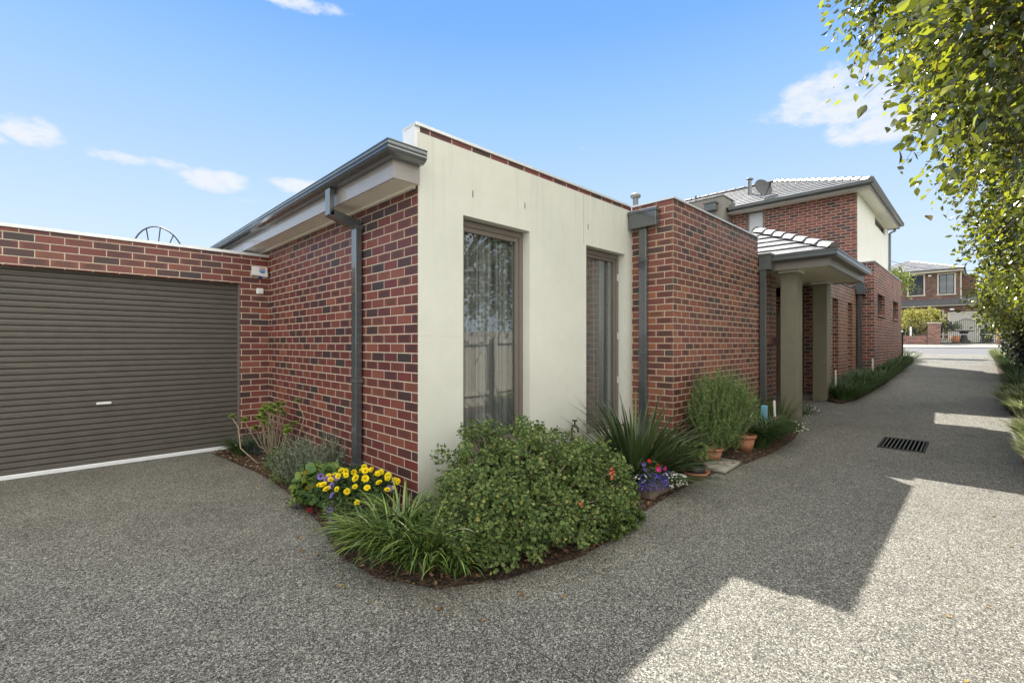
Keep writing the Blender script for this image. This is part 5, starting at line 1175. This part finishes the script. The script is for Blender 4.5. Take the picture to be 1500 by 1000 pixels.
# ------------------------------------------------------------------ camera, light, sky
cam = bpy.data.cameras.new('camera'); co = bpy.data.objects.new('camera', cam); COL.objects.link(co)
cam.sensor_width = 36; cam.lens = 678 / 1500 * 36; cam.clip_end = 2000; cam.clip_start = .05; cam.shift_y = .0013
co.location = (0, 0, 1.5); co.rotation_euler = (PI / 2, 0, math.atan2(.7122, .7020) - PI / 2); scn.camera = co

SUN = Vector((.755, .675, 1.0)).normalized()
el = math.asin(SUN.z); 
sl = bpy.data.lights.new('sun', 'SUN'); sl.energy = 4.6; sl.angle = math.radians(.5); sl.color = (1, .95, .86)
so = bpy.data.objects.new('sun', sl); COL.objects.link(so); so.rotation_euler = SUN.to_track_quat('Z', 'Y').to_euler(); so.location = (0, 0, 20)
wd = bpy.data.worlds.new('World'); scn.world = wd; wd.use_nodes = True; nt = wd.node_tree
bg = nt.nodes['Background']
sky = nd(nt, 'ShaderNodeTexSky', sky_type='NISHITA'); sky.sun_disc = False; sky.sun_elevation = el
sky.sun_rotation = math.atan2(SUN.x, SUN.y); sky.air_density = 1.0; sky.dust_density = 0; sky.ozone_density = 2.5; sky.altitude = 50
D = nd(nt, 'ShaderNodeTexCoord').outputs['Generated']
sp = nd(nt, 'ShaderNodeSeparateXYZ', inp={0: D}).outputs
az = mth(nt, 'ARCTAN2', sp[1], sp[0]); elv = mth(nt, 'ARCSINE', sp[2])
Ds = nd(nt, 'ShaderNodeMapping', inp={0: D, 3: (1, 1, 2.2)}).outputs[0]; nz = noise(nt, 11, 7, Ds, .62); nz2 = noise(nt, 34, 5, Ds, .65)
total = None
# wispy clouds at fixed bearings (azimuth, elevation, half widths, strength)
for (a0, e0, ra, re, s0) in ((1.598, .309, .045, .030, .95), (1.635, .286, .03, .016, .6), (1.496, .297, .055, .015, .75), (1.428, .300, .05, .012, .65), (1.363, .288, .070, .024, .95), (1.30, .262, .05, .010, .4), (1.22, .296, .075, .020, .9), (1.16, .282, .04, .012, .6), (.185, .412, .10, .050, 1.4), (.255, .400, .075, .022, .75), (.12, .37, .10, .05, 1.3), (.17, .45, .05, .03, .7), (1.246, .588, .17, .016, .75), (.625, .392, .035, .008, .6), (1.60, .44, .05, .012, .35), (.02, .42, .12, .07, .8), (2.6, .4, .3, .1, .9), (-1.9, .35, .5, .1, .8)):
    dx = mth(nt, 'DIVIDE', mth(nt, 'SUBTRACT', az, a0), ra); dy = mth(nt, 'DIVIDE', mth(nt, 'SUBTRACT', elv, e0), re)
    rr = mth(nt, 'ADD', mth(nt, 'MULTIPLY', dx, dx), mth(nt, 'MULTIPLY', dy, dy))
    v = mth(nt, 'MULTIPLY', mth(nt, 'SUBTRACT', 1.25, rr), s0, clamp=True)
    total = v if total is None else mth(nt, 'MAXIMUM', total, v)
nn_ = mth(nt, 'ADD', mth(nt, 'MULTIPLY', nz, .7), mth(nt, 'MULTIPLY', nz2, .45))
cl = nd(nt, 'ShaderNodeMapRange', interpolation_type='SMOOTHSTEP', inp={0: mth(nt, 'ADD', mth(nt, 'MULTIPLY', total, .42), nn_), 1: .76, 2: 1.08, 3: 0., 4: 1.}).outputs[0]
cl = mth(nt, 'MULTIPLY', cl, mth(nt, 'MULTIPLY', total, 3., clamp=True))
K = 3.47      # sky radiance scale that goes with strength .12 and the exposure below
def kc(r, g_, b): return (r * K, g_ * K, b * K)
grad = ramp(nt, mth(nt, 'DIVIDE', elv, 1.5708), [(0, kc(.74, .87, 1.02)), (.117, kc(.66, .82, 1.02)), (.29, kc(.35, .61, 1.03)), (.375, kc(.21, .475, 1.03)), (.6, kc(.10, .30, .85)), (1, kc(.07, .22, .7))])
sk = mixc(nt, .06, grad, sky.outputs[0])
# cloud bank added behind the camera and overhead as neutral fill light
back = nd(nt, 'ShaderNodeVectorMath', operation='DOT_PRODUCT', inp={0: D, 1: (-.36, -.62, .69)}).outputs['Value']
fill_bank = nd(nt, 'ShaderNodeMapRange', interpolation_type='SMOOTHSTEP', inp={0: mth(nt, 'ADD', back, mth(nt, 'MULTIPLY', mth(nt, 'SUBTRACT', nz, .5), .5)), 1: .30, 2: .55, 3: 0., 4: 1.}).outputs[0]
c = mixc(nt, mth(nt, 'MULTIPLY', cl, .85), sk, kc(.93, .95, .97))
c = mixc(nt, fill_bank, c, kc(2.36, 2.34, 2.18))
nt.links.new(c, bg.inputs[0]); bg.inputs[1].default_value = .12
scn.view_settings.view_transform = 'Standard'; scn.view_settings.look = 'None'; scn.view_settings.gamma = 1; scn.view_settings.use_curve_mapping = False
scn.view_settings.exposure = 1.26
scn.cycles.max_bounces = 8; scn.cycles.transparent_max_bounces = 12
